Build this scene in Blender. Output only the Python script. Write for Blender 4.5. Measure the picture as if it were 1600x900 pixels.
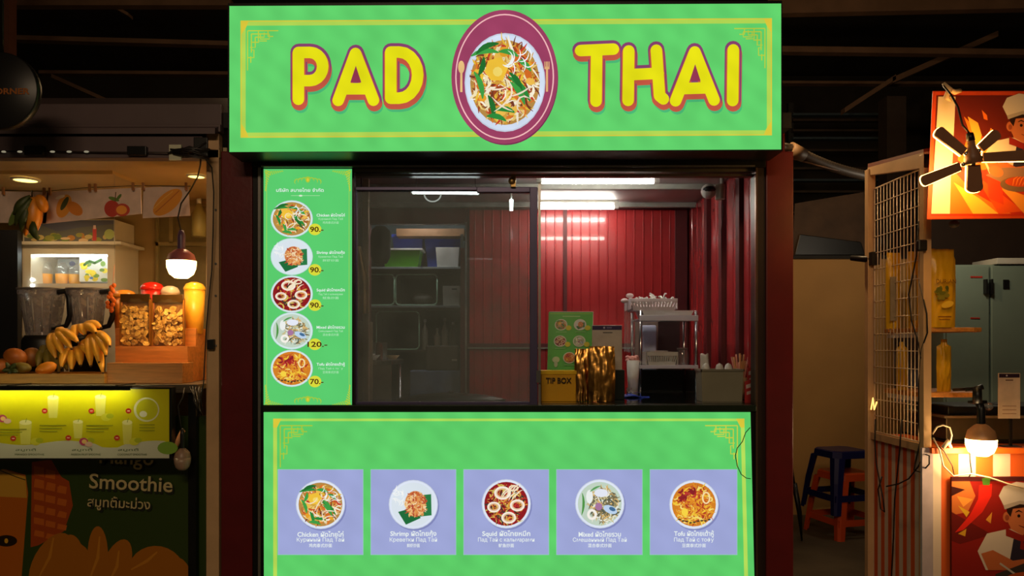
import bpy, math, random
from mathutils import Vector, noise
PI = math.pi
for o in list(bpy.data.objects): bpy.data.objects.remove(o)
COL = bpy.context.scene.collection
SC = bpy.context.scene
# ------------------------------------------------------------- camera, world, light, exposure
F = 1193.0            # focal length in pixels of a 1600 px wide frame
CAM_D, EYE, HOR = 4.0, 1.55, 540.0
cam = bpy.data.objects.new('camera', bpy.data.cameras.new('camera'))
COL.objects.link(cam); cam.location = (0, -CAM_D, EYE); cam.rotation_euler = (PI/2, 0, 0)
cam.data.sensor_width = 36; cam.data.lens = 36*F/1600; cam.data.shift_y = (HOR-450)/1600
cam.data.clip_start = 0.05
SC.camera = cam
SC.view_settings.view_transform = 'Standard'; SC.view_settings.look = 'None'
SC.view_settings.exposure = 0.0; SC.view_settings.gamma = 1.0; SC.view_settings.use_curve_mapping = False
w = bpy.data.worlds.new('world'); SC.world = w; w.use_nodes = True
w.node_tree.nodes['Background'].inputs[0].default_value = (0.95, 0.72, 0.42, 1)
w.node_tree.nodes['Background'].inputs[1].default_value = 0.028
def lin(c): c = c/255.0; return c/12.92 if c <= .04045 else ((c+.055)/1.055)**2.4
def C(r, g, b): return (lin(r), lin(g), lin(b), 1)
def lamp(name, kind, loc, power, col, size=.1, rot=None, spread=None, spot=None):
    l = bpy.data.lights.new(name, kind); l.energy = power; l.color = col[:3]
    if kind == 'AREA':
        l.shape = 'RECTANGLE'; l.size = size if not isinstance(size, tuple) else size[0]; l.size_y = size if not isinstance(size, tuple) else size[1]
    elif kind == 'SPOT': l.shadow_soft_size = size; l.spot_size = spot or 2; l.spot_blend = .8
    else: l.shadow_soft_size = size
    o = bpy.data.objects.new(name, l); COL.objects.link(o); o.location = loc
    if rot: o.rotation_euler = rot
    return o
def X(px, d): return (px-800)*d/F
def Z(py, d): return EYE+(HOR-py)*d/F
def P(px, py, d): return Vector((X(px, d), d-CAM_D, Z(py, d)))
WARM = (1, .66, .32)
# added unseen fills: market ambient from behind the viewer, two points behind the sign
lamp('hall_fill', 'AREA', (-.6, -6.5, 4.6), 95, (1, .72, .45), (2.5, .4), rot=(math.radians(42), 0, 0))
lamp('hall_fill', 'POINT', P(1196, 150, 5.0), 42, WARM, .05)
lamp('hall_fill', 'POINT', P(385, 120, 6.0), 8, WARM, .05)
# added fill that brightens the storage recess, hidden behind the doorway header
lamp('storage_fill', 'POINT', (-.75, 2.12, 2.68), 13, (.95, 1, .95), .05)
lamp('stall_fill', 'POINT', (3.2, 1.3, 2.52), 11, (1, .84, .62), .06)  # unseen point light added to brighten the refrigerator, hidden by the flame sign
# ceiling lights of the mango stall
lamp('downlight_glow', 'SPOT', P(40, 279, 4.42), 30, WARM, .05, spot=2.7)
lamp('downlight_glow', 'SPOT', P(307, 281, 4.42), 20, WARM, .05, spot=2.7)

# ------------------------------------------------------------- materials
MATS = {}
def nt(name):
    m = bpy.data.materials.new(name); m.use_nodes = True; return m, m.node_tree.nodes, m.node_tree.links
def mat(name, c, rough=.5, metal=0, var=.12, scale=14, bump=0, bscale=60, emis=0, alpha=1, coat=0, trans=0, stretch=None):
    if name in MATS: return MATS[name]
    m, N, L = nt(name); b = N['Principled BSDF']; col = C(*c)
    b.inputs['Roughness'].default_value = rough; b.inputs['Metallic'].default_value = metal
    b.inputs['Alpha'].default_value = alpha; b.inputs['Coat Weight'].default_value = coat
    b.inputs['Transmission Weight'].default_value = trans
    tc = N.new('ShaderNodeTexCoord'); mp = N.new('ShaderNodeMapping'); L.new(tc.outputs['Object'], mp.inputs[0])
    if stretch: mp.inputs['Scale'].default_value = stretch
    t = N.new('ShaderNodeTexNoise'); t.inputs['Scale'].default_value = scale; t.inputs['Detail'].default_value = 5
    L.new(mp.outputs[0], t.inputs['Vector'])
    r = N.new('ShaderNodeValToRGB')
    r.color_ramp.elements[0].position = .3; r.color_ramp.elements[1].position = .7
    r.color_ramp.elements[0].color = tuple(v*(1-var) for v in col[:3])+(1,)
    r.color_ramp.elements[1].color = tuple(min(1, v*(1+var)) for v in col[:3])+(1,)
    L.new(t.outputs['Fac'], r.inputs[0]); L.new(r.outputs[0], b.inputs['Base Color'])
    if emis: L.new(r.outputs[0], b.inputs['Emission Color']); b.inputs['Emission Strength'].default_value = emis
    if bump:
        t2 = N.new('ShaderNodeTexNoise'); t2.inputs['Scale'].default_value = bscale; L.new(mp.outputs[0], t2.inputs['Vector'])
        bp = N.new('ShaderNodeBump'); bp.inputs['Strength'].default_value = bump; bp.inputs['Distance'].default_value = .01
        L.new(t2.outputs['Fac'], bp.inputs['Height']); L.new(bp.outputs[0], b.inputs['Normal'])
    MATS[name] = m; return m
def emit(name, c, s):
    if name in MATS: return MATS[name]
    m, N, L = nt(name); N.remove(N['Principled BSDF']); e = N.new('ShaderNodeEmission')
    e.inputs[0].default_value = C(*c); e.inputs[1].default_value = s
    L.new(e.outputs[0], N['Material Output'].inputs[0]); MATS[name] = m; return m
def printed(name, emis=0, rough=.5, pattern=0, px=.115, tint=(1, 1, 1), alpha=1, coat=0):
    """print on a sheet: colour from the print; emis > 0 = a backlit sheet whose LED modules glow unevenly"""
    if name in MATS: return MATS[name]
    m, N, L = nt(name); b = N['Principled BSDF']
    a = N.new('ShaderNodeAttribute'); a.attribute_name = 'Col'; out = a.outputs['Color']
    if emis:
        e = N.new('ShaderNodeEmission')
        if pattern:
            tc = N.new('ShaderNodeNewGeometry'); sp = N.new('ShaderNodeSeparateXYZ'); L.new(tc.outputs['Position'], sp.inputs[0])
            def sn(sock, per, ph):
                q = N.new('ShaderNodeMath'); q.operation = 'MULTIPLY_ADD'; q.inputs[1].default_value = 2*PI/per; q.inputs[2].default_value = ph; L.new(sock, q.inputs[0])
                s = N.new('ShaderNodeMath'); s.operation = 'SINE'; L.new(q.outputs[0], s.inputs[0]); return s.outputs[0]
            p = N.new('ShaderNodeMath'); p.operation = 'MULTIPLY'
            ad = N.new('ShaderNodeMath'); ad.operation = 'MULTIPLY_ADD'; ad.inputs[1].default_value = .45; L.new(sp.outputs[2], ad.inputs[0]); L.new(sp.outputs[0], ad.inputs[2])
            L.new(sn(ad.outputs[0], px, .3), p.inputs[0]); L.new(sn(sp.outputs[2], px*1.25, 1.1), p.inputs[1])
            t = N.new('ShaderNodeTexNoise'); t.inputs['Scale'].default_value = 5.0; L.new(tc.outputs['Position'], t.inputs['Vector'])
            x1 = N.new('ShaderNodeMath'); x1.operation = 'MULTIPLY_ADD'; x1.inputs[1].default_value = pattern*.55; x1.inputs[2].default_value = emis-pattern*1.1
            x2 = N.new('ShaderNodeMath'); x2.operation = 'MULTIPLY_ADD'; x2.inputs[1].default_value = pattern*2.6
            L.new(p.outputs[0], x1.inputs[0]); L.new(t.outputs['Fac'], x2.inputs[0]); L.new(x1.outputs[0], x2.inputs[2]); L.new(x2.outputs[0], e.inputs[1])
        else: e.inputs[1].default_value = emis
        mx = N.new('ShaderNodeMix'); mx.data_type = 'RGBA'; mx.blend_type = 'MULTIPLY'; mx.inputs[0].default_value = 1
        L.new(out, mx.inputs[6]); mx.inputs[7].default_value = (*tint, 1)
        L.new(mx.outputs[2], e.inputs[0]); L.new(e.outputs[0], N['Material Output'].inputs[0])
    else:
        t = N.new('ShaderNodeTexNoise'); t.inputs['Scale'].default_value = 30
        L.new(out, b.inputs['Base Color']); b.inputs['Roughness'].default_value = rough; b.inputs['Coat Weight'].default_value = coat
        bp = N.new('ShaderNodeBump'); bp.inputs['Strength'].default_value = .05; L.new(t.outputs['Fac'], bp.inputs['Height']); L.new(bp.outputs[0], b.inputs['Normal'])
    MATS[name] = m; return m
def pane_mat(name, haze, c, rough=.02, gloss=.08):
    m, N, L = nt(name); N.remove(N['Principled BSDF'])
    tr = N.new('ShaderNodeBsdfTransparent'); df = N.new('ShaderNodeBsdfDiffuse'); df.inputs[0].default_value = C(*c)
    gl = N.new('ShaderNodeBsdfGlossy'); gl.inputs['Roughness'].default_value = rough
    t = N.new('ShaderNodeTexNoise'); t.inputs['Scale'].default_value = 6; t.inputs['Detail'].default_value = 6
    q = N.new('ShaderNodeMath'); q.operation = 'MULTIPLY'; q.inputs[1].default_value = haze*2; L.new(t.outputs['Fac'], q.inputs[0])
    m1 = N.new('ShaderNodeMixShader'); L.new(q.outputs[0], m1.inputs[0]); L.new(tr.outputs[0], m1.inputs[1]); L.new(df.outputs[0], m1.inputs[2])
    m2 = N.new('ShaderNodeMixShader'); m2.inputs[0].default_value = gloss; L.new(m1.outputs[0], m2.inputs[1]); L.new(gl.outputs[0], m2.inputs[2])
    L.new(m2.outputs[0], N['Material Output'].inputs[0]); MATS[name] = m; return m

RED = mat('glossy_red_sheet', (172, 44, 46), .27, .0, .10, 5, .15, 5, coat=.4)
REDPOST = mat('dark_red_paint', (98, 18, 22), .38, 0, .15, 6, .06, 40)
REDTRIM = mat('deep_red_trim', (84, 16, 20), .55, 0, .1, 8)
BLACK = mat('black_metal', (20, 21, 20), .35, .3, .2, 9)
DARK = mat('soot_dark', (26, 24, 22), .7, 0, .2, 6)
ALU = mat('aluminium', (170, 168, 162), .3, .9, .1, 20)
STEEL = mat('stainless_steel', (190, 190, 190), .22, 1, .08, 12)
WHITE = mat('white_plastic', (222, 220, 214), .4, 0, .05, 9)
OFFW = mat('offwhite_plastic', (196, 194, 180), .42, 0, .06, 9)
CEILW = mat('grey_ceiling_sheet', (176, 166, 164), .5, 0, .08, 4)
BEIGE = mat('beige_painted_metal', (176, 140, 96), .45, 0, .12, 7, .05, 30)
TANW = mat('tan_wall_paint', (178, 136, 78), .7, 0, .10, 2, .1, 80)
CREAM = mat('cream_wall_board', (186, 168, 128), .6, 0, .1, 3, .05, 60)
WOOD = mat('pale_pine', (196, 132, 68), .5, 0, .22, 6, .1, 30, stretch=(1, 6, 14))
ORANGEW = mat('orange_wood', (206, 130, 60), .5, 0, .2, 6, .1, 30, stretch=(1, 8, 8))
BLK_P = mat('black_plastic', (18, 17, 18), .4, 0, .15, 12)
CORD = mat('black_cable', (26, 18, 14), .5)
PURP = mat('mauve_fascia', (98, 82, 84), .5, 0, .1, 3, .05, 20)
GOLD = mat('gold_foil', (214, 160, 84), .3, 1, .12, 9, .5, 14)
BLUEP = mat('blue_plastic', (36, 62, 165), .35, 0, .1, 8)
GREENP = mat('green_plastic', (92, 176, 32), .35, 0, .1, 8)
YEL = mat('yellow_card', (226, 170, 10), .45, 0, .06, 9)
GLASSY = pane_mat('hazy_sliding_glass', .24, (165, 180, 182), .03, .06)
CLEAR = pane_mat('clear_plastic', .12, (220, 220, 220), .08, .10)
FILM = pane_mat('pouch_film', .04, (230, 200, 150), .12, .10)
SMOKE = pane_mat('smoky_jar_plastic', .62, (138, 132, 140), .1, .10)
TUBE_E = emit('fluorescent_glow', (255, 252, 238), 44)
BULB_E = emit('warm_bulb_glow', (255, 208, 120), 22)
LED_E = emit('white_led_glow', (225, 245, 240), 12)
BLADE_E = emit('amber_led_glow', (255, 190, 90), 26)
DOWN_E = emit('downlight_glow_disc', (255, 215, 110), 4)

# ------------------------------------------------------------- mesh building
class G:
    def __init__(s): s.v = []; s.f = []; s.sm = []
    def add(s, v, f, sm=False):
        n = len(s.v); s.v += [Vector(q) for q in v]; s.f += [tuple(i+n for i in g) for g in f]; s.sm += [sm]*len(f); return s
    def box(s, x0, x1, y0, y1, z0, z1):
        return s.add([(x0,y0,z0),(x1,y0,z0),(x1,y1,z0),(x0,y1,z0),(x0,y0,z1),(x1,y0,z1),(x1,y1,z1),(x0,y1,z1)],
                     [(3,2,1,0),(4,5,6,7),(0,1,5,4),(1,2,6,5),(2,3,7,6),(3,0,4,7)])
    def pb(s, x0, y0, x1, y1, d0, d1):           # box whose front face (distance d0) covers that rectangle; runs back to d1
        return s.box(X(x0,d0), X(x1,d0), d0-CAM_D, d1-CAM_D, Z(y1,d0), Z(y0,d0))
    def hexa(s, a, b):                            # a, b = 4 points each
        return s.add(list(a)+list(b), [(3,2,1,0),(4,5,6,7),(0,1,5,4),(1,2,6,5),(2,3,7,6),(3,0,4,7)])
    def tube(s, pts, r, n=8, cap=True):
        pts = [Vector(p) for p in pts]; rs = r if isinstance(r, (list, tuple)) else [r]*len(pts)
        vs = []; up = None
        for i, p in enumerate(pts):
            t = (pts[min(i+1, len(pts)-1)]-pts[max(i-1, 0)])
            t = t.normalized() if t.length > 1e-9 else Vector((0,0,1))
            if up is None: up = Vector((0,0,1)) if abs(t.z) < .9 else Vector((1,0,0))
            a = t.cross(up)
            if a.length < 1e-5: a = t.cross(Vector((0.3,1,0.2)))
            a.normalize(); b = a.cross(t).normalized(); up = b
            for k in range(n):
                q = 2*PI*k/n; vs.append(p+(a*math.cos(q)+b*math.sin(q))*rs[i])
        fs = [(i*n+k, i*n+(k+1)%n, (i+1)*n+(k+1)%n, (i+1)*n+k) for i in range(len(pts)-1) for k in range(n)]
        s.add(vs, fs, True)
        if cap: m = len(s.v)-len(vs); s.f += [tuple(m+k for k in range(n))[::-1], tuple(m+(len(pts)-1)*n+k for k in range(n))]; s.sm += [False, False]
        return s
    def lathe(s, prof, c, n=24, sx=1, sy=1, sq=0):
        vs = []
        for r, z in prof:
            for k in range(n):
                a = 2*PI*k/n; ca, sa = math.cos(a), math.sin(a)
                e = 1 if not sq else 1/max(abs(ca), abs(sa))**sq
                vs.append((c[0]+r*ca*sx*e, c[1]+r*sa*sy*e, c[2]+z))
        fs = [(i*n+k, i*n+(k+1)%n, (i+1)*n+(k+1)%n, (i+1)*n+k) for i in range(len(prof)-1) for k in range(n)]
        return s.add(vs, fs, True)
    def ball(s, c, r, n=16, sc=(1,1,1)):
        m = n//2; prof = [(math.sin(PI*i/m)*r+1e-5, -math.cos(PI*i/m)*r) for i in range(m+1)]
        vs = []
        for q, z in prof:
            for k in range(n): a = 2*PI*k/n; vs.append((c[0]+q*math.cos(a)*sc[0], c[1]+q*math.sin(a)*sc[1], c[2]+z*sc[2]))
        return s.add(vs, [(i*n+k, i*n+(k+1)%n, (i+1)*n+(k+1)%n, (i+1)*n+k) for i in range(m) for k in range(n)], True)
    def sheet(s, fn, nu, nv, thick=None):
        vs = [fn(u/nu, v/nv) for v in range(nv+1) for u in range(nu+1)]
        return s.add(vs, [(v*(nu+1)+u, v*(nu+1)+u+1, (v+1)*(nu+1)+u+1, (v+1)*(nu+1)+u) for v in range(nv) for u in range(nu)], True)
def wloc(o):
    v = Vector(o.location)
    while o.parent: o = o.parent; v += Vector(o.location)
    return v
def tag(o, label=None, cat=None, group=None, kind=None):
    if label: o['label'] = label
    if cat: o['category'] = cat
    if group: o['group'] = group
    if kind: o['kind'] = kind
    return o
def obj(name, g, m, parent=None, bevel=0, origin=None, **kw):
    if parent is not None: org = wloc(parent)
    else:
        xs = [v.x for v in g.v]; ys = [v.y for v in g.v]; zs = [v.z for v in g.v]
        org = Vector(origin) if origin is not None else Vector(((min(xs)+max(xs))/2, (min(ys)+max(ys))/2, min(zs)))
    me = bpy.data.meshes.new(name); me.from_pydata([tuple(v-org) for v in g.v], [], g.f)
    me.polygons.foreach_set('use_smooth', g.sm); me.materials.append(m); me.update()
    o = bpy.data.objects.new(name, me); COL.objects.link(o)
    if parent is not None: o.parent = parent
    else: o.location = org
    if hasattr(g, 'c'):
        at = me.color_attributes.new('Col', 'FLOAT_COLOR', 'POINT'); at.data.foreach_set('color', [q for c in g.c for q in c])
    if bevel:
        b = o.modifiers.new('bevel', 'BEVEL'); b.width = bevel; b.segments = 2; b.limit_method = 'ANGLE'
    return tag(o, kw.get('label'), kw.get('cat'), kw.get('group'), kw.get('kind'))
def thing(name, loc, label, cat, group=None):
    o = bpy.data.objects.new(name, None); COL.objects.link(o); o.location = loc; o.empty_display_size = .05
    return tag(o, label, cat, group)
def struct(name, g, m, **kw): return obj(name, g, m, kind='structure', **kw)
def copytree(o, parent=None):
    c = o.copy(); COL.objects.link(c)
    if parent: c.parent = parent
    for ch in [q for q in o.children]: copytree(ch, c)
    return c

# ------------------------------------------------------------- print (flat artwork) building
class Pr(G):
    def __init__(s, d=None, mapf=None):
        super().__init__(); s.c = []; s.k = 0.0006; s.st = .00003
        s.map = mapf or (lambda u, v, k: Vector((X(u, d), d-CAM_D-k, Z(v, d))))
    def poly(s, pts, col):
        s.add([s.map(u, v, s.k) for u, v in pts], [tuple(range(len(pts)))]); s.c += [C(*col)]*len(pts); s.k += s.st; return s
    def rect(s, x0, y0, x1, y1, col): return s.poly([(x0,y1),(x1,y1),(x1,y0),(x0,y0)], col)
    def ell(s, cx, cy, rx, ry, col, n=32, rot=0):
        cr, sr = math.cos(rot), math.sin(rot)
        return s.poly([(cx+rx*math.cos(a)*cr-ry*math.sin(a)*sr, cy+rx*math.cos(a)*sr+ry*math.sin(a)*cr) for a in [2*PI*i/n for i in range(n)]], col)
    def ring(s, cx, cy, rx, ry, w, col, n=32, a0=0, a1=2*PI):
        vs = []
        for i in range(n+1):
            a = a0+(a1-a0)*i/n
            for q in (0, w): vs.append((cx+(rx-q)*math.cos(a), cy+(ry-q)*math.sin(a)))
        s.add([s.map(u, v, s.k) for u, v in vs], [(2*i, 2*i+1, 2*i+3, 2*i+2) for i in range(n)]); s.c += [C(*col)]*len(vs); s.k += s.st; return s
    def rib(s, pts, w, col, taper=False):        # ribbon along a polyline, mitred
        n = len(pts); vs = []
        for i, (x, y) in enumerate(pts):
            ax, ay = pts[max(i-1, 0)]; bx, by = pts[min(i+1, n-1)]; l = math.hypot(bx-ax, by-ay) or 1
            h = w/2*(math.sin(PI*(i+.4)/(n-.2)) if taper else 1); nx, ny = -(by-ay)/l*h, (bx-ax)/l*h
            vs += [(x+nx, y+ny), (x-nx, y-ny)]
        s.add([s.map(u, v, s.k) for u, v in vs], [(2*i, 2*i+1, 2*i+3, 2*i+2) for i in range(n-1)]); s.c += [C(*col)]*len(vs); s.k += s.st; return s
    def stroke(s, pts, w, col):                  # thick round-ended line, all on one layer
        k = s.k
        for i in range(len(pts)-1):
            s.k = k; s.rib([pts[i], pts[i+1]], w, col)
        for p in pts: s.k = k; s.ell(p[0], p[1], w/2, w/2, col, 16)
        s.k = k+s.st; return s
def dish(pr, kind, cx, cy, rx, ry, n=150, seed=1, rim=(225, 235, 245), rimw=.90):
    R = random.Random(seed*7+len(kind))
    pr.ell(cx, cy, rx, ry, (200, 208, 225)); pr.ell(cx, cy, rx*.97, ry*.97, rim)
    if kind == 'leafy':  base, pal = (186, 140, 70), [(232,190,60),(222,120,45),(240,225,180),(160,70,35),(250,240,215),(214,160,60),(120,60,40),(200,60,40),(238,205,120)]
    elif kind == 'shrimp': base, pal = (222, 232, 240), [(226,150,80),(240,190,120),(200,100,55),(245,215,170),(180,70,50)]
    elif kind == 'squid': base, pal = (146, 30, 34), [(190,50,45),(110,25,30),(225,150,60),(215,190,90),(60,60,50),(170,40,45)]
    elif kind == 'mixed': base, pal = (196, 214, 196), [(200,190,140),(150,135,95),(235,235,220),(90,95,80),(220,180,110),(120,110,80)]
    else: base, pal = (214, 130, 40), [(245,200,60),(235,165,50),(200,90,40),(250,225,120),(225,140,40),(180,60,40)]
    pr.ell(cx, cy, rx*rimw, ry*rimw, base)
    def pt(u, v): return (cx+rx*u, cy+ry*v)
    def noodle(u, v, L, a, cv, w, col):
        ps = []
        for i in range(6):
            t = i/5-.5; ang = a+cv*t; ps.append(pt(max(-.86, min(.86, u+math.cos(ang)*L*t)), v+math.sin(ang)*L*t))
        pr.rib(ps, w*rx, col, True)
    if kind == 'shrimp':
        pr.poly([pt(.05,-.35), pt(.72,-.42), pt(.74,.44), pt(.2,.5)], (45,125,70)); pr.poly([pt(-.62,.3), pt(.1,.1), pt(.3,.55), pt(-.3,.82)], (35,110,60))
        for i in range(14): noodle(-.55+R.uniform(-.2,.15), -.3+R.uniform(-.35,.35), .3, R.uniform(0,PI), 1, .03, (250,250,245))
        pr.ell(*pt(.08,-.05), rx*.42, ry*.5, (216,140,80))
    for i in range(n):
        rad = .76*math.sqrt(R.random()); a = R.uniform(0, 2*PI); u, v = rad*math.cos(a), rad*math.sin(a)
        if kind == 'shrimp': u, v = u*.55+.1, v*.62-.02
        if kind == 'mixed': u, v = u*.75+.16, v*.85+.06
        noodle(u, v, R.uniform(.2, .55) if kind != 'shrimp' else R.uniform(.15,.3), R.uniform(0, PI), R.uniform(-2, 2), R.uniform(.035, .09), R.choice(pal))
    if kind == 'leafy':
        for i in range(12):
            a = R.uniform(0, 2*PI); q = R.uniform(.5,.7); x, y = q*math.cos(a), q*math.sin(a); pr.ell(*pt(x, y), rx*R.uniform(.08,.15), ry*R.uniform(.07,.13), R.choice([(235,165,45),(215,110,40),(240,190,80)]), 9, R.uniform(0,3))
        pr.poly([pt(-.42,-.42), pt(-.1,-.5), pt(.08,-.28), pt(-.05,-.02), pt(-.34,-.02), pt(-.5,-.2)], (244,196,60)); pr.ell(*pt(-.18,-.2), rx*.12, ry*.1, (250,222,110), 9)
        for a in ((-.5,-.62,.7,-.1),(-.45,-.72,.6,-.35),(.4,.1,.75,.75),(.3,-.02,.5,.9),(-.6,.05,.6,1.2),(.0,.55,.5,.1),(-.3,.5,.5,1.3),(.5,-.35,.4,.6),(-.55,-.3,.4,1.9),(.1,-.6,.5,.2),(.35,.2,.6,.9),(-.2,.7,.5,.2)):
            noodle(a[0], a[1], a[2], a[3], .4, .14, R.choice([(46,140,60),(66,160,70),(38,112,48)]))
        for i in range(12): noodle(.3+R.uniform(-.2,.35), -.45+R.uniform(-.2,.25), .35, R.uniform(0,PI), 1, .03, (245,250,250))
        for i in range(6): noodle(R.uniform(-.4,.4), R.uniform(-.1,.5), .6, R.uniform(0,PI), R.uniform(-2,2), .045, (244,226,200))
    if kind == 'squid':
        for a in ((-.15,-.45,.34),(-.5,.12,.27),(.45,.05,.3),(.1,.55,.3)):
            pr.ring(*pt(a[0], a[1]), rx*a[2], ry*a[2]*.8, rx*.1, (250,238,222)); pr.ring(*pt(a[0], a[1]), rx*a[2]*.75, ry*a[2]*.58, rx*.05, (225,190,150))
        for i in range(9): noodle(.1+R.uniform(-.2,.4), -.5+R.uniform(-.2,.2), .5, -.8, .5, .05, (248,232,200))
        pr.ring(*pt(.3,-.65), rx*.2, ry*.13, rx*.06, (245,225,190))
    if kind == 'mixed':
        pr.ring(*pt(-.32,.42), rx*.2, ry*.22, rx*.1, (250,245,235)); pr.ell(*pt(-.42,-.3), rx*.14, ry*.28, (240,244,240), 12); pr.ell(*pt(.05,-.45), rx*.28, ry*.17, (232,236,248), 12)
        pr.ell(*pt(.42,.22), rx*.3, ry*.16, (190,214,240), 12, .4); pr.ell(*pt(.5,.2), rx*.14, ry*.08, (70,110,150), 10, .4); pr.ell(*pt(-.05,.1), rx*.15, ry*.16, (170,120,160), 10)
        noodle(-.66,0,.9,1.6,.3,.1,(80,150,70)); noodle(-.2,-.65,.5,-.5,.3,.08,(90,160,90))
    if kind == 'tofu':
        for i in range(16): noodle(-.25+R.uniform(-.3,.3), -.38+R.uniform(-.2,.2), .3, R.uniform(0,PI), 1, .1, R.choice([(170,40,40),(140,35,40),(190,60,50)]))
        pr.ring(*pt(.48,-.28), rx*.17, ry*.25, rx*.06, (250,225,170)); pr.ell(*pt(-.38,.3), rx*.14, ry*.16, (250,215,70), 10)
        for i in range(9): noodle(-.6+i*.15, .74+R.uniform(-.05,.03)-abs(i-4)*.03, .13, 0, 0, .07, (70,60,45))
def text(s, cx, cy, h, d, m, parent, name='lettering', w=None, k=.004, bold=0.0, align='CENTER', rot=0, mapf=None, **kw):
    """flat printed lettering: capital height h px, centred on (cx, cy) at distance d"""
    cu = bpy.data.curves.new('t', 'FONT'); cu.body = s; cu.align_x = 'CENTER'; cu.align_y = 'CENTER'; cu.size = 1; cu.offset = bold; cu.resolution_u = 3
    t = bpy.data.objects.new('t', cu); COL.objects.link(t); bpy.context.view_layer.update()
    me = bpy.data.meshes.new_from_object(t.evaluated_get(bpy.context.evaluated_depsgraph_get()))
    bpy.data.objects.remove(t); g = G()
    if not me.vertices: return None
    xs = [v.co.x for v in me.vertices]; ys = [v.co.y for v in me.vertices]
    sc = h*d/F/.70; sx = sc
    if w: sx = w*d/F/(max(xs)-min(xs))
    mx = (max(xs)+min(xs))/2; my = (max(ys)+min(ys))/2
    cr, sr = math.cos(rot), math.sin(rot); o = P(cx, cy, d)
    for v in me.vertices:
        a, b = (v.co.x-mx)*sx, (v.co.y-my)*sc; a, b = a*cr-b*sr, a*sr+b*cr
        g.v.append(mapf(a, b) if mapf else Vector((o.x+a, o.y-k, o.z+b)))
    g.f = [tuple(p.vertices) for p in me.polygons]; g.sm = [False]*len(g.f); bpy.data.meshes.remove(me)
    return obj(name, g, m, parent, **kw)

# ============================================================= THE SETTING
g = G().box(-9, 9, -6, 10, -.1, 0); struct('floor', g, mat('worn_concrete', (92, 80, 62), .75, 0, .25, 3, .2, 50))
BD = 5.9   # distance of the kiosk's back wall
HALL = mat('dark_hall_sheet', (60, 52, 42), .8, 0, .25, 2)
struct('wall_hall', G().box(-9, 9, 8.6, 8.7, 0, 6), HALL)
for x, n in ((-9, 'left'), (9, 'right')): struct('wall_hall_'+n, G().box(x-.05, x+.05, -6, 8.6, 0, 6), HALL)
ceil_h = struct('ceiling_hall', G().box(-9, 9, -6, 8.7, 6.0, 6.1), HALL)
# kiosk shell
KX0, KX1 = -1.525, 1.475
struct('ceiling', G().box(KX0+.1, KX1-.1, .06, 1.9, 2.62, 2.68), CEILW)
for y in (.45, 1.05, 1.7): obj('ceiling_batten', G().box(KX0+.1, KX1-.1, y, y+.05, 2.585, 2.62), mat('ceiling_batten', (150, 148, 140), .5), bpy.data.objects['ceiling'], bevel=.003)
# ribbed red sheets
def ribbed(x0, x1, y, z0, z1, sp=.069, rise=.006, axis='x', sgn=-1):
    g = G(); prof = [(x0, 0)]; x = x0+sp*.6
    while x < x1-sp*.4: prof += [(x-.006, 0), (x-.002, rise), (x+.002, rise), (x+.006, 0)]; x += sp
    prof += [(x1, 0)]; n = len(prof)
    f = (lambda a, b, z: (a, y+sgn*b, z)) if axis == 'x' else (lambda a, b, z: (y+sgn*b, a, z))
    vs = [f(a, b, z) for z in (z0, z1) for a, b in prof]+[f(a, -.02, z) for z in (z0, z1) for a in (x0, x1)]
    fs = [(i, i+1, n+i+1, n+i) for i in range(n-1)]+[(2*n, 2*n+1, 2*n+3, 2*n+2), (0, 2*n, 2*n+2, n), (n-1, 2*n-1, 2*n+3, 2*n+1)]
    return g.add(vs, fs)
yb = BD-CAM_D; xd = X(727, BD)
wb = struct('wall_back', G().box(xd, KX1-.05, yb+.03, yb+.08, 0, 2.62), REDTRIM)
sx_ = [xd+.02, X(883, BD), X(1061, BD), KX1-.05]
zt = Z(541, BD)
for i in range(2):
    obj('panel', ribbed(sx_[i]+.012, sx_[i+1]-.012, yb+.008, zt+.02, 2.60), RED, wb)
    obj('panel', ribbed(sx_[i]+.012, sx_[i+1]-.012, yb+.008, .02, zt-.02), RED, wb)
obj('seam_cover', G().box(sx_[1]-.014, sx_[1]+.014, yb-.012, yb+.03, 0, 2.6), REDTRIM, wb)
obj('seam_cover', G().box(sx_[2]-.03, sx_[2]+.06, yb-.02, yb+.03, 0, 2.6), REDTRIM, wb)
obj('mid_rail', G().box(sx_[0], sx_[2], yb-.012, yb+.03, zt-.02, zt+.022), REDTRIM, wb)
obj('rail_edge', G().box(sx_[0], sx_[2], yb-.018, yb-.01, zt-.02, zt-.008), ALU, wb)
struct('trim_1', G().box(xd-.035, xd+.0, yb-.03, yb+.1, 0, 2.3), REDTRIM)                       # door jamb
struct('trim_2', G().box(xd+.0, xd+.014, yb-.035, yb-.005, .0, 2.5), ALU)
struct('trim_3', G().box(KX0+.1, xd, yb-.01, yb+.06, Z(350, BD), 2.62), mat('dark_red_header', (96, 20, 26), .3, 0, .1, 5))
struct('trim_4', G().box(KX0+.1, X(578, BD), yb-.01, yb+.06, 0, Z(350, BD)), REDTRIM)
# right wall
wr = struct('wall_right', G().box(KX1-.1, KX1-.06, .05, yb+.03, 0, 2.62), REDTRIM)
for a, b in ((yb-.02, 1.38), (1.24, 1.02), (.86, .62), (.5, .3)): obj('panel', ribbed(b, a, KX1-.108, .02, 2.60, .16, .004, 'y', -1), RED, wr)
for a in (1.31, .94, .56): obj('seam_cover', G().box(KX1-.13, KX1-.1, a-.035, a+.035, 0, 2.6), mat('maroon_post', (92, 18, 22), .6), wr)
obj('end_frame', G().box(KX1-.125, KX1-.1, .08, .24, 0, 2.6), mat('olive_frame', (88, 72, 34), .5), wr)
struct('wall_left', G().box(KX0+.06, KX0+.1, .05, yb+.06, 0, 2.62), REDTRIM)
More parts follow.
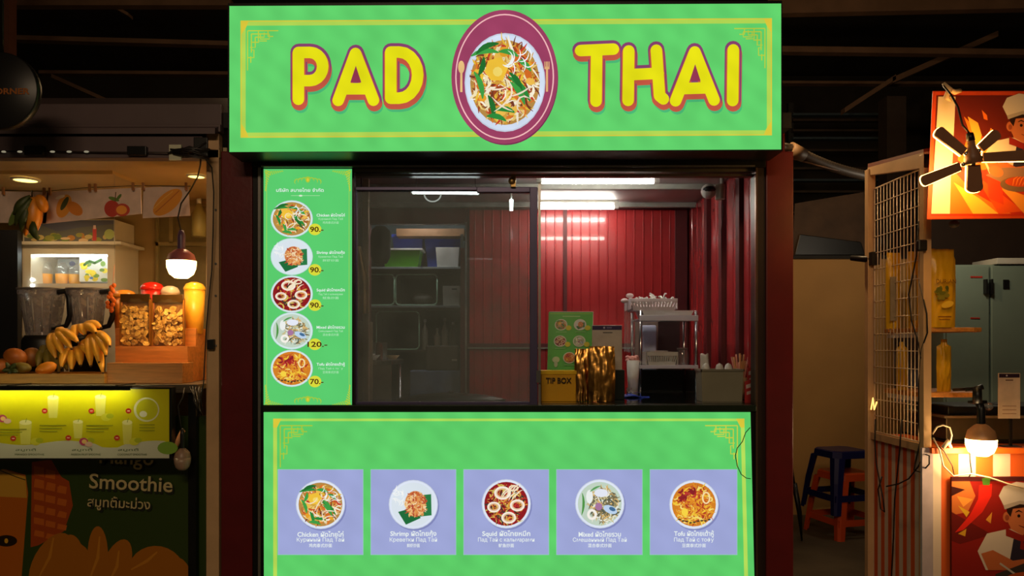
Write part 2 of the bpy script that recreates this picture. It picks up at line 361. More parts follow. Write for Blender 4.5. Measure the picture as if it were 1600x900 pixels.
# storage recess behind the doorway
struct('wall_storage', G().box(-1.9, -.25, 2.85, 2.9, 0, 2.8), mat('dark_teal_wall', (40, 60, 66), .6, 0, .15, 3))
struct('wall_storage_right', G().box(-.30, -.25, 1.99, 2.85, 0, 2.8), DARK)
struct('wall_storage_left', G().box(-1.95, -1.9, 1.97, 2.85, 0, 2.8), DARK)
struct('ceiling_storage', G().box(-1.95, -.25, 1.97, 2.9, 2.8, 2.85), DARK)
# kiosk front: red posts, black inner frame
struct('trim_5', G().pb(345, 236, 394, 1003, 4.0, 4.12), REDPOST, bevel=.006)
struct('trim_6', G().pb(1197, 236, 1240, 1003, 4.0, 4.12), REDPOST, bevel=.006)
struct('trim_7', G().pb(394, 236, 411, 1003, 4.01, 4.10), BLACK, bevel=.004)
struct('trim_8', G().pb(1181, 236, 1197, 1003, 4.01, 4.10), mat('brown_black_frame', (40, 24, 20), .4), bevel=.004)
struct('trim_9', G().pb(394, 232, 1197, 261, 3.99, 4.10), BLACK, bevel=.004)
struct('trim_10', G().pb(403, 261, 407, 1000, 4.0, 4.02), ALU); struct('trim_11', G().pb(1181, 261, 1184, 1000, 4.0, 4.02), mat('bronze_edge', (120, 96, 80), .35, .8))
struct('trim_12', G().pb(408, 258, 1180, 260.5, 3.985, 4.0), ALU)
# sliding track above the opening
struct('trim_13', G().pb(552, 262, 1181, 268, 4.03, 4.09), mat('track_grey', (110, 106, 98), .4, .6))
struct('trim_14', G().pb(552, 272, 1181, 275, 4.05, 4.10), mat('track_grey', (110, 106, 98), .4, .6))
# roof slab of the kiosk
struct('trim_15', G().box(KX0, KX1, .03, 2.0, 2.70, 2.78), DARK)
struct('trim_16', G().box(KX0, KX0+.05, .13, 2.0, 0, 2.7), REDPOST); struct('trim_17', G().box(KX1-.05, KX1, .13, 2.0, 0, 2.7), REDPOST)

# ============================================================= TOP SIGN
SD = 3.78
sign = thing('shop_sign', P(789, 236, SD+.1), 'large lit green sign reading PAD THAI above the kiosk opening', 'sign')
obj('sign_box', G().add([P(356,5,SD), P(1222,1,SD), P(1223,236,SD), P(356,238,SD)]+[P(356,5,SD)+Vector((0,.2,0)), P(1222,1,SD)+Vector((0,.2,0)), P(1223,236,SD)+Vector((0,.2,0)), P(356,238,SD)+Vector((0,.2,0))],
    [(0,1,2,3),(7,6,5,4),(0,4,5,1),(1,5,6,2),(2,6,7,3),(3,7,4,0)]), BLACK, sign)
LIT = printed('backlit_sign_film', .95, pattern=.10, px=.17)
GRN = (98, 210, 108); GLD = (178, 214, 84); GLD2 = (220, 200, 60)
def signmap(d, base=0):
    # sign runs very slightly uphill to the right
    return lambda u, v, k: Vector((X(u, d), d-CAM_D-k-base, Z(v-(u-358)*.0045*(1 if base >= 0 else 0)+1.5, d)))
sm_ = signmap(SD)
p = Pr(mapf=sm_); p.rect(358.5, 8, 1220.5, 236, GRN)
obj('green_face', p, LIT, sign)
p = Pr(mapf=signmap(SD, .001))
def corner(p, cx, cy, sx, sy, s=1.0, col=(186, 206, 64)):
    def L(*pts): p.rib([(cx+sx*a*s, cy+sy*b*s) for a, b in pts], 1.7*s, col)
    L((0,0),(48,0)); L((0,0),(0,62)); L((6,5),(34,5)); L((6,5),(6,34)); L((12,10),(12,26),(4,26)); L((12,10),(26,10),(26,3)); L((17,0),(17,16),(30,16)); L((6,18),(18,18)); L((32,0),(32,9),(40,9)); L((0,42),(10,42),(10,30),(5,30)); L((5,50),(5,40)); L((20,5),(20,13),(34,13),(34,6))
def goldframe(p, x0, y0, x1, y1, w, col=GLD):
    p.rect(x0, y0, x1, y0+w, col); p.rect(x0, y1-w, x1, y1, col); p.rect(x0, y0, x0+w, y1, col); p.rect(x1-w, y0, x1, y1, col)
goldframe(p, 376, 31, 1206, 214, 8); goldframe(p, 376, 31, 1206, 214, 1.6, GLD2)
for a, b, sx, sy in ((376,31,1,1),(1206,31,-1,1),(376,214,1,-1),(1206,214,-1,-1)): p.poly([(a,b),(a+13*sx,b),(a+9*sx,b+10*sy),(a,b+24*sy)], GLD2)
corner(p, 387, 47, 1, 1); corner(p, 1195, 47, -1, 1)
obj('gold_border', p, LIT, sign)
def arc(cx, cy, rx, ry, a0, a1, n=10): return [(cx+rx*math.cos(a0+(a1-a0)*i/n), cy+ry*math.sin(a0+(a1-a0)*i/n)) for i in range(n+1)]
h_ = PI/2
LET = {
 'P': [[(467, 82), (467, 155)], [(467, 82), (485, 82)]+arc(485, 104, 20, 22, -h_, h_)+[(467, 126)]],
 'A': [[(529, 157), (556, 84), (584, 157)], [(538, 139), (575, 139)]],
 'D': [[(611, 82), (611, 154)], [(611, 82), (624, 82)]+arc(624, 118, 29, 36, -h_, h_)+[(611, 154)]],
 'T': [[(907, 81), (958, 79)], [(932, 81), (931, 160)]],
 'H': [[(982, 82), (981, 159)], [(1025, 81), (1030, 152), (1036, 157)], [(982, 119), (1028, 117)]],
 'A.001': [[(1055, 160), (1085, 84), (1115, 159)], [(1066, 141), (1104, 140)]],
 'I': [[(1145, 81), (1144, 160)]]}
for i, (ch, sts) in enumerate(LET.items()):
    def draw(p, dx, dy, w, col):
        for st in sts: 
            k = p.k; p.stroke([(x+dx, y+dy) for x, y in st], w, col); p.k = k
        p.k += .0002
    p = Pr(mapf=signmap(SD, .002+.0004*i)); draw(p, 3, 9, 24, (76, 184, 118)); draw(p, 1, 4, 26, (196, 88, 66)); draw(p, 0, -1.5, 26, (134, 66, 110)); draw(p, 0, 3, 22, (196, 86, 66))
    lt = obj('letter', p, LIT, sign)
    p = Pr(mapf=signmap(SD, .008)); draw(p, 0, 0, 18, (232, 226, 22))
    if ch[0] == 'A': q = sts[0][1][0]+.5; p.poly([(q, 103), (q-8.5, 129), (q+8.5, 129)], (150, 56, 84))
    obj('letter_face', p, LIT, lt, label='yellow face of the letter')
p = Pr(mapf=signmap(SD, .009)); p.ell(790, 124, 82, 104, (122, 44, 84), 64); p.ell(788.5, 121.5, 83, 104.5, (158, 66, 100), 64); p.ring(788.5, 121.5, 77, 98, 2, (246, 190, 190), 64)
p.ell(721, 106, 5, 10, (238, 196, 130), 16); p.rib([(721, 112), (721, 145)], 3.4, (238, 196, 130)); p.rect(850.5, 98, 858.5, 110, (220, 170, 120)); p.rib([(854.5, 108), (854.5, 145)], 3.2, (228, 176, 120))
for q in (852.6, 856.2): p.rect(q-.5, 97, q+.5, 106, (158, 66, 100))
bd = obj('maroon_badge', p, LIT, sign, label='maroon oval badge with spoon and fork')
p = Pr(mapf=signmap(SD, .0105)); dish(p, 'leafy', 789, 130.5, 63, 77, 420, 3, (214, 226, 246), .86); obj('food_picture', p, LIT, bd)

# ============================================================= MENU BOARD beside the window
MD = 4.02
LIT2 = printed('backlit_menu_film', .95, pattern=.03, px=.3)
TXW = emit('lit_white_print', (232, 240, 238), 1.0); TXB = emit('brown_print', (80, 42, 18), 1.0); TXM = emit('lit_mint_print', (190, 240, 196), .95)
menu = thing('menu_board', P(481, 637, MD), 'tall lit green menu board with five dishes and prices, left of the window', 'menu board')
obj('board_frame', G().pb(409, 260, 553, 638, MD, MD+.05), BLACK, menu)
p = Pr(MD); p.rect(412, 264, 550, 636, (92, 208, 112)); p.rect(416, 268, 417.2, 632, (150, 214, 90)); p.rect(545, 268, 546, 632, (150, 214, 90))
def flourish(p, cx, cy, s, col=(170, 204, 60)):
    for k in range(-3, 4): p.rib(arc(cx+k*6*s, cy+abs(k)*1.2*s, 5*s, 5*s, -PI+k*.3, .3*k, 6), 1.8*s, col, True)
    p.ell(cx, cy, 4*s, 5*s, col, 8); p.ell(cx, cy, 2*s, 3*s, (226, 206, 60), 8)
flourish(p, 481, 281, .9); flourish(p, 481, 624, .9)
for cx, cy, sx, sy in ((414,266,1,1),(548,266,-1,1),(414,634,1,-1),(548,634,-1,-1)):
    R = random.Random(5)
    for k in range(9): p.rib([(cx+sx*(k*3.2), cy+sy*1), (cx+sx*(k*3.2+3), cy+sy*(10-k))], 2.2, (168, 204, 58), True); p.rib([(cx+sx, cy+sy*(k*3.6)), (cx+sx*(9-k), cy+sy*(k*3.6+4))], 2.2, (190, 206, 60), True)
p.rect(455, 305.6, 500, 306.2, (190, 230, 180)); p.ell(470, 306, 3, 1.4, (225, 240, 215), 8)
obj('green_face', p, LIT2, menu)
text('บริษัท สบายไทย จำกัด', 469, 297, 5, MD, TXW, menu, w=74, bold=.01)
NAMES = [('Chicken ผัดไทยไก่', 'Куриный Пад Тай', '鸡肉泰式炒面'), ('Shrimp ผัดไทยกุ้ง', 'Креветки Пад Тай', '鲜虾炒面'), ('Squid ผัดไทยหมึก', 'Пад Тай с кальмарами', '鱿鱼炒面'),
         ('Mixed ผัดไทยรวม', 'Смешанный Пад Тай', '混合泰式炒面'), ('Tofu ผัดไทยเต้าหู้', 'Пад Тай с тофу', '豆腐泰式炒面')]
KINDS = ['leafy', 'shrimp', 'squid', 'mixed', 'tofu']
for i, (cy, pcy, pr_) in enumerate(((342, 359, '90.-'), (401, 422, '90.-'), (459.5, 477, '90.-'), (517, 538, '120.-'), (575.5, 596, '70.-'))):
    p = Pr(MD); p.k = .002+i*.0; dish(p, KINDS[i], 456, cy, 33, 29, 110, i+1, (214, 240, 236)); fp = obj('food_picture', p, LIT2, menu)
    p = Pr(MD); p.k = .012; p.ell(493, pcy, 10, 9, (222, 222, 60), 24); tg = obj('price_disc', p, LIT2, menu)
    text(pr_, 496 if i != 3 else 497, pcy, 7.8, MD, TXB, tg, w=(31 if i == 3 else 21), k=.014, bold=.022)
    text(NAMES[i][0], 517, cy-6, 4.2, MD, TXW, menu, w=44, bold=.015); text(NAMES[i][1], 517, cy+.5, 3, MD, TXM, menu, w=38); text(NAMES[i][2], 517, cy+6, 3, MD, TXM, menu, w=25)

# ============================================================= LOWER LIGHT PANEL
LD = 4.0
low = thing('counter_sign', P(793, 958, LD), 'wide lit green panel below the counter showing five dishes', 'sign')
obj('panel_box', G().pb(411, 643, 1181, 962, LD+.004, LD+.09), BLACK, low)
p = Pr(LD); p.poly([(412.5, 958), (1180, 958), (1172.5, 644), (412, 644)], (94, 206, 104))
obj('green_face', p, LIT, low)
p = Pr(LD); p.k = .0012
p.rect(427, 654, 1163, 658, (170, 220, 90)); p.poly([(427, 654), (433, 654), (433, 958), (427, 958)], (182, 216, 84)); p.poly([(1157, 654), (1163, 654), (1170, 958), (1164, 958)], (182, 222, 90))
corner(p, 438, 665, 1, 1, 1.05, (170, 200, 60)); corner(p, 1152, 665, -1, 1, 1.05, (196, 206, 70)); p.poly([(427,654),(440,654),(433,668),(427,668)], GLD2); p.poly([(1163,654),(1150,654),(1157,668),(1163,668)], GLD2)
obj('gold_border', p, LIT, low)
LAV = printed('backlit_lavender_film', .98, pattern=.05, px=.2)
for i, (x0, x1, cx, cy) in enumerate(((435,567,501,788), (580,712,646,788), (725,857,791,787), (870,1003,937,787), (1016,1151,1084,788))):
    p = Pr(LD); p.k = .0025; p.rect(x0-1, 733, x1+1, 867, (150, 196, 190)); p.rect(x0, 734, x1, 866, (158, 166, 214)); sq = obj('menu_square', p, LAV, low)
    p = Pr(LD); p.k = .0038; p.ell(cx+2, cy+2.5, 38.5, 38.5, (132, 138, 190)); dish(p, KINDS[i], cx, cy, 38.5, 38.5, 240, i+1, (226, 234, 250), .89); obj('food_picture', p, LIT2, sq)
    lx = cx if i != 3 else cx
    text(NAMES[i][0], cx, 834, 7, LD, TXW, sq, w=(72, 72, 75, 66, 62)[i], bold=.02); text(NAMES[i][1], cx, 843.5, 6, LD, TXW, sq, w=(74, 74, 88, 84, 62)[i], bold=.004); text(NAMES[i][2], cx, 852, 4.5, LD, TXW, sq, w=(36, 20, 24, 37, 37)[i], bold=.01)
g = G().tube([P(*q) for q in [(1172,668,3.985),(1165,676,3.975),(1160,690,3.97),(1152,700,3.97),(1149,712,3.97),(1152,728,3.97),(1158,741,3.975),(1166,747,3.98),(1173,748,3.985)]], .0022, 6)
obj('loose_wire', g, CORD, label='thin dark wire looping over the right edge of the lower green panel', cat='wire')

# ============================================================= COUNTER, WINDOW
CZ = 1.24
ct = struct('trim_18', G().box(X(411, 4), X(1181, 4), -.012, .10, Z(643, 4), CZ-.001), mat('counter_edge', (46, 58, 46), .25, .5), bevel=.004)
g = G().box(X(411, 4)+.07, KX1-.17, .10, .42, CZ-.03, CZ); g.box(X(838, 4), KX1-.17, .42, 1.32, CZ-.03, CZ)
counter = obj('worktop', g, mat('gloss_black_top', (22, 28, 27), .12, .2, .15, 6, coat=.5), label='glossy black worktop running along the inside of the window', cat='counter')
obj('support_panel', G().box(X(411, 4)+.005, X(1181, 4)-.01, .38, .42, 0, CZ-.03), DARK, counter)
obj('support_panel', G().box(.6, KX1-.18, 1.25, 1.3, 0, CZ-.03), DARK, counter)
PF = mat('mauve_aluminium', (86, 80, 118), .35, .3, .06, 8)
win = bpy.data.objects.new('window_1', None); COL.objects.link(win); win.location = P(690, 632, 4.07); win['kind'] = 'structure'
g = G().pb(828, 292, 840, 632, 4.06, 4.10); g.pb(745, 292, 828, 300, 4.06, 4.10); g.pb(553, 292, 745, 297, 4.06, 4.10); g.pb(553, 628, 828, 632.5, 4.06, 4.10); g.pb(553, 297, 557, 628, 4.06, 4.10)
obj('window_frame', g, PF, win, bevel=.002)
obj('glass', G().pb(557, 299, 828, 628, 4.08, 4.084), GLASSY, win)
obj('pull_strip', G().pb(841, 285, 845, 632, 4.075, 4.09), ALU, win)
obj('window_lock', G().pb(838, 579, 845, 598, 4.055, 4.07), STEEL, win)
# roller bracket on the track
rb = thing('door_roller', P(802, 292, 4.05), 'small brass roller bracket on the track above the sliding window', 'bracket')
g = G().lathe([(.001,-.012),(.016,-.012),(.02,-.004),(.02,.004),(.016,.012),(.001,.012)], (0,0,0), 16)
g.v = [Vector((v.x, v.z, v.y))+P(800, 283, 4.045) for v in g.v]; obj('wheel', g, mat('brass', (150, 120, 70), .3, .8), rb)
obj('hanger', G().pb(798, 272, 806, 292, 4.04, 4.06), mat('brass', (150, 120, 70), .3, .8), rb, bevel=.002)

# ------------- ceiling tubes
def tube_light(x0, x1, py, d, label):
    t = thing('tube_light', P((x0+x1)/2, py, d), label, 'light', 'fluorescent tubes on the kiosk ceiling')
    a, b = P(x0, py, d), P(x1, py, d)
    obj('tube', G().tube([a, b], .0165, 14), TUBE_E, t)
    obj('housing', G().box(a.x-.03, b.x+.035, a.y-.02, a.y+.02, a.z+.03, 2.62), OFFW, t, bevel=.003)
    for q in (a.x-.018, b.x+.018): obj('end_cap', G().box(q-.018, q+.018, a.y-.014, a.y+.014, a.z-.012, a.z+.035), WHITE, t, bevel=.003)
    return t
tube_light(847, 1021, 283, 4.66, 'longer-looking white fluorescent tube on the kiosk ceiling, nearer the opening')
tube_light(842, 959, 323.5, 5.62, 'white fluorescent tube low against the back wall, farther from the opening')
# rope light seen behind the sliding pane
rl = thing('rope_light', P(696, 303, 4.3), 'thin white LED strip with a drooping loop behind the sliding glass', 'light')
a = P(645, 301.5, 4.3); b = P(748, 302.5, 4.3)
obj('strip_body', G().box(a.x-.01, b.x+.01, a.y, a.y+.012, a.z-.002, a.z+.012), WHITE, rl)
obj('led_tube', G().tube([a+Vector((0,-.006,0)), b+Vector((0,-.006,0))], .0065, 8), LED_E, rl)
obj('led_loop', G().tube([P(x, y, 4.29) for x, y in arc(676, 303, 13, 12, PI, 0, 12)], .004, 8), emit('dim_led_glow', (215, 225, 215), .8), rl)
obj('hanging_wire', G().tube([a+Vector((.02,.006,.01)), (a.x+.02, a.y+.006, 2.6)], .0015, 6), CORD, rl); obj('hanging_wire', G().tube([b+Vector((-.02,.006,.01)), (b.x-.02, b.y+.006, 2.6)], .0015, 6), CORD, rl)
# ceiling hook light
sl = thing('spot_lamp', P(799, 320, 5.2), 'small white lamp hanging near the top right of the sliding glass', 'lamp')
g = G().tube([P(799, 312, 5.2), P(799, 329, 5.2)], [.014, .012], 10); obj('bulb', g, LED_E, sl); obj('socket', G().tube([P(799, 313, 5.2), (P(799, 0, 5.2).x, 1.2, 2.6)], .006, 8), WHITE, sl)
# security camera
cc = thing('security_camera', P(1113, 310, 4.75), 'round white security camera under the ceiling at the right wall', 'camera')
c = P(1107, 299, 4.75); obj('camera_ball', G().ball(c, .047), WHITE, cc)
obj('lens_band', G().ball(c+Vector((0,-.012,.006)), .042, 16, (1,1,.62)), BLK_P, cc, label='black lens band')
obj('camera_body', G().tube([P(1125, 288, 4.75), P(1125, 312, 4.75)], .03, 16), OFFW, cc, bevel=.004)
obj('bracket', G().tube([P(1128, 290, 4.75), (P(1128, 0, 4.75).x, .75, 2.6)], .012, 8), WHITE, cc)
obj('cable', G().tube([P(1129,310,4.75), P(1130,330,4.78), P(1127,360,4.8), P(1128,420,4.85)], .003, 6), CORD, cc)

# ------------- things on the counter
def zc(d): return HOR+(EYE-CZ)*F/d
tb = thing('tip_box', (X(873, 4.22), .27, CZ), 'yellow box lettered TIP BOX on the counter', 'box')
obj('box_body', G().pb(846, 581, 900, zc(4.22), 4.22, 4.32), YEL, tb, bevel=.003)
obj('box_lid', G().pb(845, 579, 901, 585, 4.215, 4.325), mat('bright_yellow_card', (240, 196, 20), .4), tb, bevel=.002)
text('TIP BOX', 873, 594.5, 8.5, 4.215, mat('black_print', (42, 26, 8), .6), tb, w=40, bold=.02, k=.006)
PAPER = printed('printed_card', 0, .35)
cm = thing('menu_card', (X(890, 4.36), .36, CZ), 'green menu card with five small dishes standing behind the tip box', 'menu card')
def cardmap(u, v, k):        # the card leans back a little and is turned slightly
    d = 4.37; q = P(u, v, d); q.y += (q.z-CZ)*.12-k; q.x += (q.z-CZ)*.03; return q
zb = zc(4.37)
g = G(); g.add([cardmap(*q, 0) for q in ((853,zb),(924,zb),(925,486),(855,486))]+[cardmap(*q, -.004) for q in ((853,zb),(924,zb),(925,486),(855,486))], [(0,1,2,3),(7,6,5,4),(0,4,5,1),(1,5,6,2),(2,6,7,3),(3,7,4,0)])
cb = obj('card_board', g, WHITE, cm)
p = Pr(mapf=cardmap); p.rect(854, 487, 924, zb, (84, 196, 70)); p.rect(856, 489, 922, 490, (150, 214, 70)); p.rect(876, 493, 904, 494.5, (170, 226, 150))
for i, (x, y) in enumerate(((874,507),(904,507),(873,533),(903,533),(888,559))):
    dish(p, KINDS[i], x, y, 10, 9, 40, i+1, (230, 240, 220), .85); p.ell(x+12, y+5, 4.6, 4, (220, 216, 20), 12); p.rect(x-8, y+11, x+9, y+12, (150, 220, 140))
p.ell(867, 562, 6, 5, (190, 215, 180), 10); p.ell(867, 569, 3, 5, (180, 205, 170), 10)
obj('card_print', p, PAPER, cm)
dkb = obj('dark_box', G().pb(936, 578, 976, zc(4.36), 4.36, 4.45), mat('dark_green_box', (16, 30, 30), .35), label='dark green box on the counter behind the gold pouches', cat='box', bevel=.003)
qc = thing('payment_card', P(949, 578, 4.40), 'pale card with a purple top band standing on the dark box', 'card')
obj('card_board', G().pb(925, 508, 972, 578, 4.385, 4.392), mat('pale_acrylic', (196, 190, 186), .3), qc, bevel=.002)
p = Pr(4.385); p.rect(925.5, 509, 971.5, 515.5, (58, 44, 96)); p.ell(944, 512, 1.6, 1.6, (190, 190, 220), 10); p.rect(948, 511, 956, 513, (130, 126, 170)); p.rect(942, 519, 957, 520.5, (90, 88, 86)); obj('card_print', p, PAPER, qc)
def pouch(name, x0, y0, x1, y1, d, thick, m, label, cat, seed=0, crumple=.006, parent=None, topw=.97, group=None, nu=16, nv=22, lean=0, botz=None):
    cxp = (x0+x1)/2; b = P(cxp, y1, d); t = P(cxp, y0, d); W = (x1-x0)*d/F/2; H = t.z-b.z
    g = G()
    for sgn in (-1, 1):
        def fn(u, v):
            uu = u*2-1; prof = (1-abs(uu)**3)*(math.sin(PI*min(1, (v*.82+.18)))**.7 if v < .93 else .04)*(1 if v > .02 else .8)
            w_ = W*(.96+.05*math.sin(PI*v))*(topw if v > .9 else 1)
            n = noise.noise(Vector((uu*3+seed*7.1, v*5, seed)))*crumple+noise.noise(Vector((uu*9, v*12, seed+3)))*crumple*.5
            return Vector((b.x+uu*w_+lean*v*H, b.y+thick+sgn*(thick*prof)+n*(1 if abs(uu) < .97 else 0), b.z+v*H+noise.noise(Vector((uu*2, seed, 0)))*.004*(v > .95)))
        g.sheet(fn, nu, nv)
    return obj(name, g, m, parent, label=label, cat=cat, group=group)
a = pouch('foil_pouch', 920, 541, 962, zc(4.17)-.5, 4.17, .022, GOLD, 'wide crinkled gold foil pouch standing in front of the pale payment card', 'pouch', 4, .010)
b = pouch('foil_pouch', 898, 545, 924, zc(4.21)-.5, 4.21, .018, GOLD, 'narrow gold foil pouch beside the yellow tip box', 'pouch', 9, .010)
for q in (a, b): pass
# cream bin with egg-like cups
bn = thing('counter_bin', (X(1128, 4.2), .25, CZ), 'grey beige plastic bin holding white cups at the right end of the counter', 'bin')
BX0, BX1, BZ1 = X(1096, 4.19), X(1162, 4.19), Z(577, 4.19); e = .008
def tbox(g, x0, x1, y0, y1, z0, z1, t=.01, w=.004):
    a = [(x0+t,y0+t,z0),(x1-t,y0+t,z0),(x1-t,y1-t,z0),(x0+t,y1-t,z0)]; b = [(x0,y0,z1),(x1,y0,z1),(x1,y1,z1),(x0,y1,z1)]
    c = [(x0+w,y0+w,z1),(x1-w,y0+w,z1),(x1-w,y1-w,z1),(x0+w,y1-w,z1)]; d = [(x0+t+w,y0+t+w,z0+w),(x1-t-w,y0+t+w,z0+w),(x1-t-w,y1-t-w,z0+w),(x0+t+w,y1-t-w,z0+w)]
    V = a+b+c+d; f = [(3,2,1,0)]
    for r in range(3): f += [(4*r+i, 4*r+(i+1)%4, 4*(r+1)+(i+1)%4, 4*(r+1)+i) for i in range(4)]
    f += [(12,13,14,15)]; return g.add(V, f)
BINM = mat('bin_plastic', (150, 146, 124), .4, 0, .05, 8)
obj('bin_body', tbox(G(), BX0, BX1, .19, .33, CZ, BZ1, .006), BINM, bn, bevel=.003)
obj('bin_rim', G().box(BX0-.004, BX1+.004, .185, .191, BZ1-.012, BZ1).box(BX0-.004, BX0+.002, .185, .335, BZ1-.012, BZ1).box(BX1-.002, BX1+.004, .185, .335, BZ1-.012, BZ1).box(BX0-.004, BX1+.004, .329, .335, BZ1-.012, BZ1), mat('bin_rim_plastic', (132, 128, 110), .4), bn)
for i, (x, dd, lab) in enumerate(((1103, 4.27, 'white foam cup in the counter bin, leftmost of the three'), (1124, 4.26, 'white foam cup in the middle of the counter bin'), (1138, 4.27, 'white foam cup in the counter bin, nearest the skewers'))):
    c = P(x, 577, dd); c.z = CZ+.005
    g = G().lathe([(.001, 0), (.018, 0), (.022, BZ1-CZ-.02), (.022, BZ1-CZ+.0), (.016, BZ1-CZ+.018), (.001, BZ1-CZ+.028)], c, 16)
    obj('foam_cup', g, WHITE, label=lab, cat='cup', group='foam cups in the counter bin')
g = G().sheet(lambda u, v: Vector((X(1096+u*13, 4.33), .34+.01*math.sin(u*5+v*2)+v*.01, Z(590-v*37, 4.33)+.004*math.sin(u*9))), 6, 8)
tp = obj('paper_napkin', g, WHITE, label='white paper napkin poking up at the left of the counter bin', cat='napkin'); s_ = tp.modifiers.new('s', 'SOLIDIFY'); s_.thickness = .003
# cup of wooden skewers and packets
cw = thing('skewer_cup', (X(1163, 4.42), .42, CZ), 'beige cup behind the bin holding wrapped chopsticks', 'cup')
c0 = Vector((X(1158, 4.42), .42, CZ)); obj('cup_body', G().lathe([(.001,0),(.028,0),(.038,.125),(.036,.125),(.027,.005),(.001,.005)], c0, 20), mat('beige_cup', (196, 160, 112), .5), cw)
R = random.Random(4); SK = mat('bamboo', (206, 150, 96), .5, 0, .2, 20); SKP = mat('pink_paper', (206, 140, 120), .6, 0, .2, 20)
for k in range(16):
    a = R.uniform(0, 2*PI); r0 = R.uniform(0, .016); tx = R.uniform(-.065, .055); ty = R.uniform(-.02, .03)
    b0 = c0+Vector((math.cos(a)*r0, math.sin(a)*r0, .012)); t0 = c0+Vector((tx, ty, R.uniform(.21, .265)))
    g = G().tube([b0, t0], [.0035, .0055], 6)
    obj('chopsticks', g, SK if k % 3 else SKP, origin=b0, label='wrapped wooden chopsticks standing in the beige cup at the window’s right edge', cat='chopsticks', group='wrapped chopsticks in the beige cup')
PK = printed('printed_packet', 0, .3)
for k, (x, y, lab) in enumerate(((1172, 607, 'red and white sachet standing lower right beside the skewer cup'), (1176, 586, 'red and white sachet leaning highest at the window’s right edge'))):
    mp = lambda u, v, kk, k=k: Vector((X(u, 4.22+.1*k), .22+.1*k-kk, Z(v, 4.22+.1*k)+(u-x)*.0012))
    p = Pr(mapf=mp); yb_ = zc(4.22+.1*k)
    p.rect(x-9, y-14, x+4, yb_ , (190, 60, 60)); p.rect(x-7, y-8, x+2, y-2, (225, 205, 200)); p.rect(x-6, y+3, x+3, y+8, (220, 190, 185)); p.rib([(x-8, y-4), (x+3, y+6)], 2, (120, 30, 40))
    o = obj('sachet', p, PK, label=lab, cat='sachet'); s_ = o.modifiers.new('s', 'SOLIDIFY'); s_.thickness = .008; s_.offset = 1

# ------------- steel rack
RD0, RD1 = 4.78, 5.12
rack = thing('steel_rack', (X(1042, 4.95), .9, CZ), 'two-tier chrome rack standing on the worktop by the right wall', 'rack')
xL, xR = X(1001, RD0), X(1088, RD0)
for x in (xL, xR):
    for dd in (RD0, RD1): obj('post', G().tube([(x, dd-4, CZ), (x, dd-4, Z(485, RD0))], .0105, 12), STEEL, rack)
zt1, zt2 = Z(500, RD0), Z(574, RD0)
obj('tray', G().box(xL-.01, xR+.01, RD0-4-.01, RD1-4+.01, zt1, zt1+.008).box(xL-.01, xR+.01, RD0-4.012, RD0-4.006, zt1-.006, zt1+.03), mat('tray_enamel', (206, 204, 216), .35, 0, .05, 9), rack, bevel=.002)
obj('tray', G().box(xL-.01, xR+.01, RD0-4-.01, RD1-4+.01, zt2, zt2+.008).box(xL-.01, xR+.01, RD0-4.012, RD0-4.006, zt2-.008, zt2+.014), mat('tray_enamel', (206, 204, 216), .35, 0, .05, 9), rack, bevel=.002)
def basket(x0, x1, y0, y1, z0, z1, m, label, slots=12):
    t = thing('basket', ((x0+x1)/2, (y0+y1)/2, z0), label, 'basket')
    g = tbox(G(), x0, x1, y0, y1, z0, z0+(z1-z0)*.25, .004); H = z1-z0
    obj('base', tbox(G(), x0+.012, x1-.012, y0+.012, y1-.012, z0, z0+H*.3, .006), m, t)
    g = G(); 
    for (a, b, c, d) in ((x0,x1,y0,y0+.006),(x0,x1,y1-.006,y1),(x0,x0+.006,y0,y1),(x1-.006,x1,y0,y1)): g.box(a, b, c, d, z0+H*.72, z1)
    obj('rim', g, m, t, bevel=.002)
    for i in range(slots):
        f = (i+.5)/slots; xa = x0+.012+(x1-x0-.024)*f; xb = x0+(x1-x0)*f; hw = (x1-x0)/slots*.27
        for yy, s in ((y0, 1), (y1, -1)):
            obj('slat', G().hexa([(xa-hw,yy+s*.010,z0+H*.28),(xa+hw,yy+s*.010,z0+H*.28),(xa+hw,yy+s*.013,z0+H*.28),(xa-hw,yy+s*.013,z0+H*.28)], [(xb-hw,yy+s*.001,z0+H*.74),(xb+hw,yy+s*.001,z0+H*.74),(xb+hw,yy+s*.004,z0+H*.74),(xb-hw,yy+s*.004,z0+H*.74)]), m, t)
    for xx, s in ((x0, 1), (x1, -1)): obj('side_wall', G().box(min(xx,xx+s*.005), max(xx,xx+s*.005), y0+.006, y1-.006, z0+H*.1, z0+H*.75), m, t)
    return t
tk = obj('white_tray', tbox(G(), xL+.013, xR-.013, RD0-4+.013, RD1-4-.05, zt1+.0085, Z(485, RD0)+.001, .02), WHITE, label='shallow white tray on top of the chrome rack', cat='tray')
basket(X(981, RD0)+.02, X(1060, RD0), RD0-3.985, RD1-4-.06, Z(485, RD0)+.0015, Z(466, RD0), mat('pinkish_white_plastic', (226, 214, 218), .4), 'white slotted basket heaped with cutlery on top of the rack', 15)
R = random.Random(8)
g = G(); 
for k in range(46):
    u = R.uniform(0, 1); c = Vector((X(990+u*66, RD0), RD0-3.97+R.uniform(.03,.2), Z(468, RD0)))
    g.tube([c+Vector((R.uniform(-.02,.02), 0, -.02)), c+Vector((R.uniform(-.04,.04), R.uniform(-.02,.02), R.uniform(.0,.02)+.045*max(0, 1-abs(u-.66)/.25)))], [.004, .005], 6)
    g.ball(g.v[-1], .007, 8, (1,1,.8))
obj('plastic_cutlery', g, WHITE, label='loose heap of white plastic spoons in the top basket', cat='cutlery', kind='stuff')
basket(X(1003, RD0)+.03, X(1062, RD0)-.005, RD0-3.985, RD1-4-.06, zt2+.0085, Z(551, RD0)+.004, OFFW, 'cream slotted basket of folded bags on the rack’s lower tier', 14)
g = G()
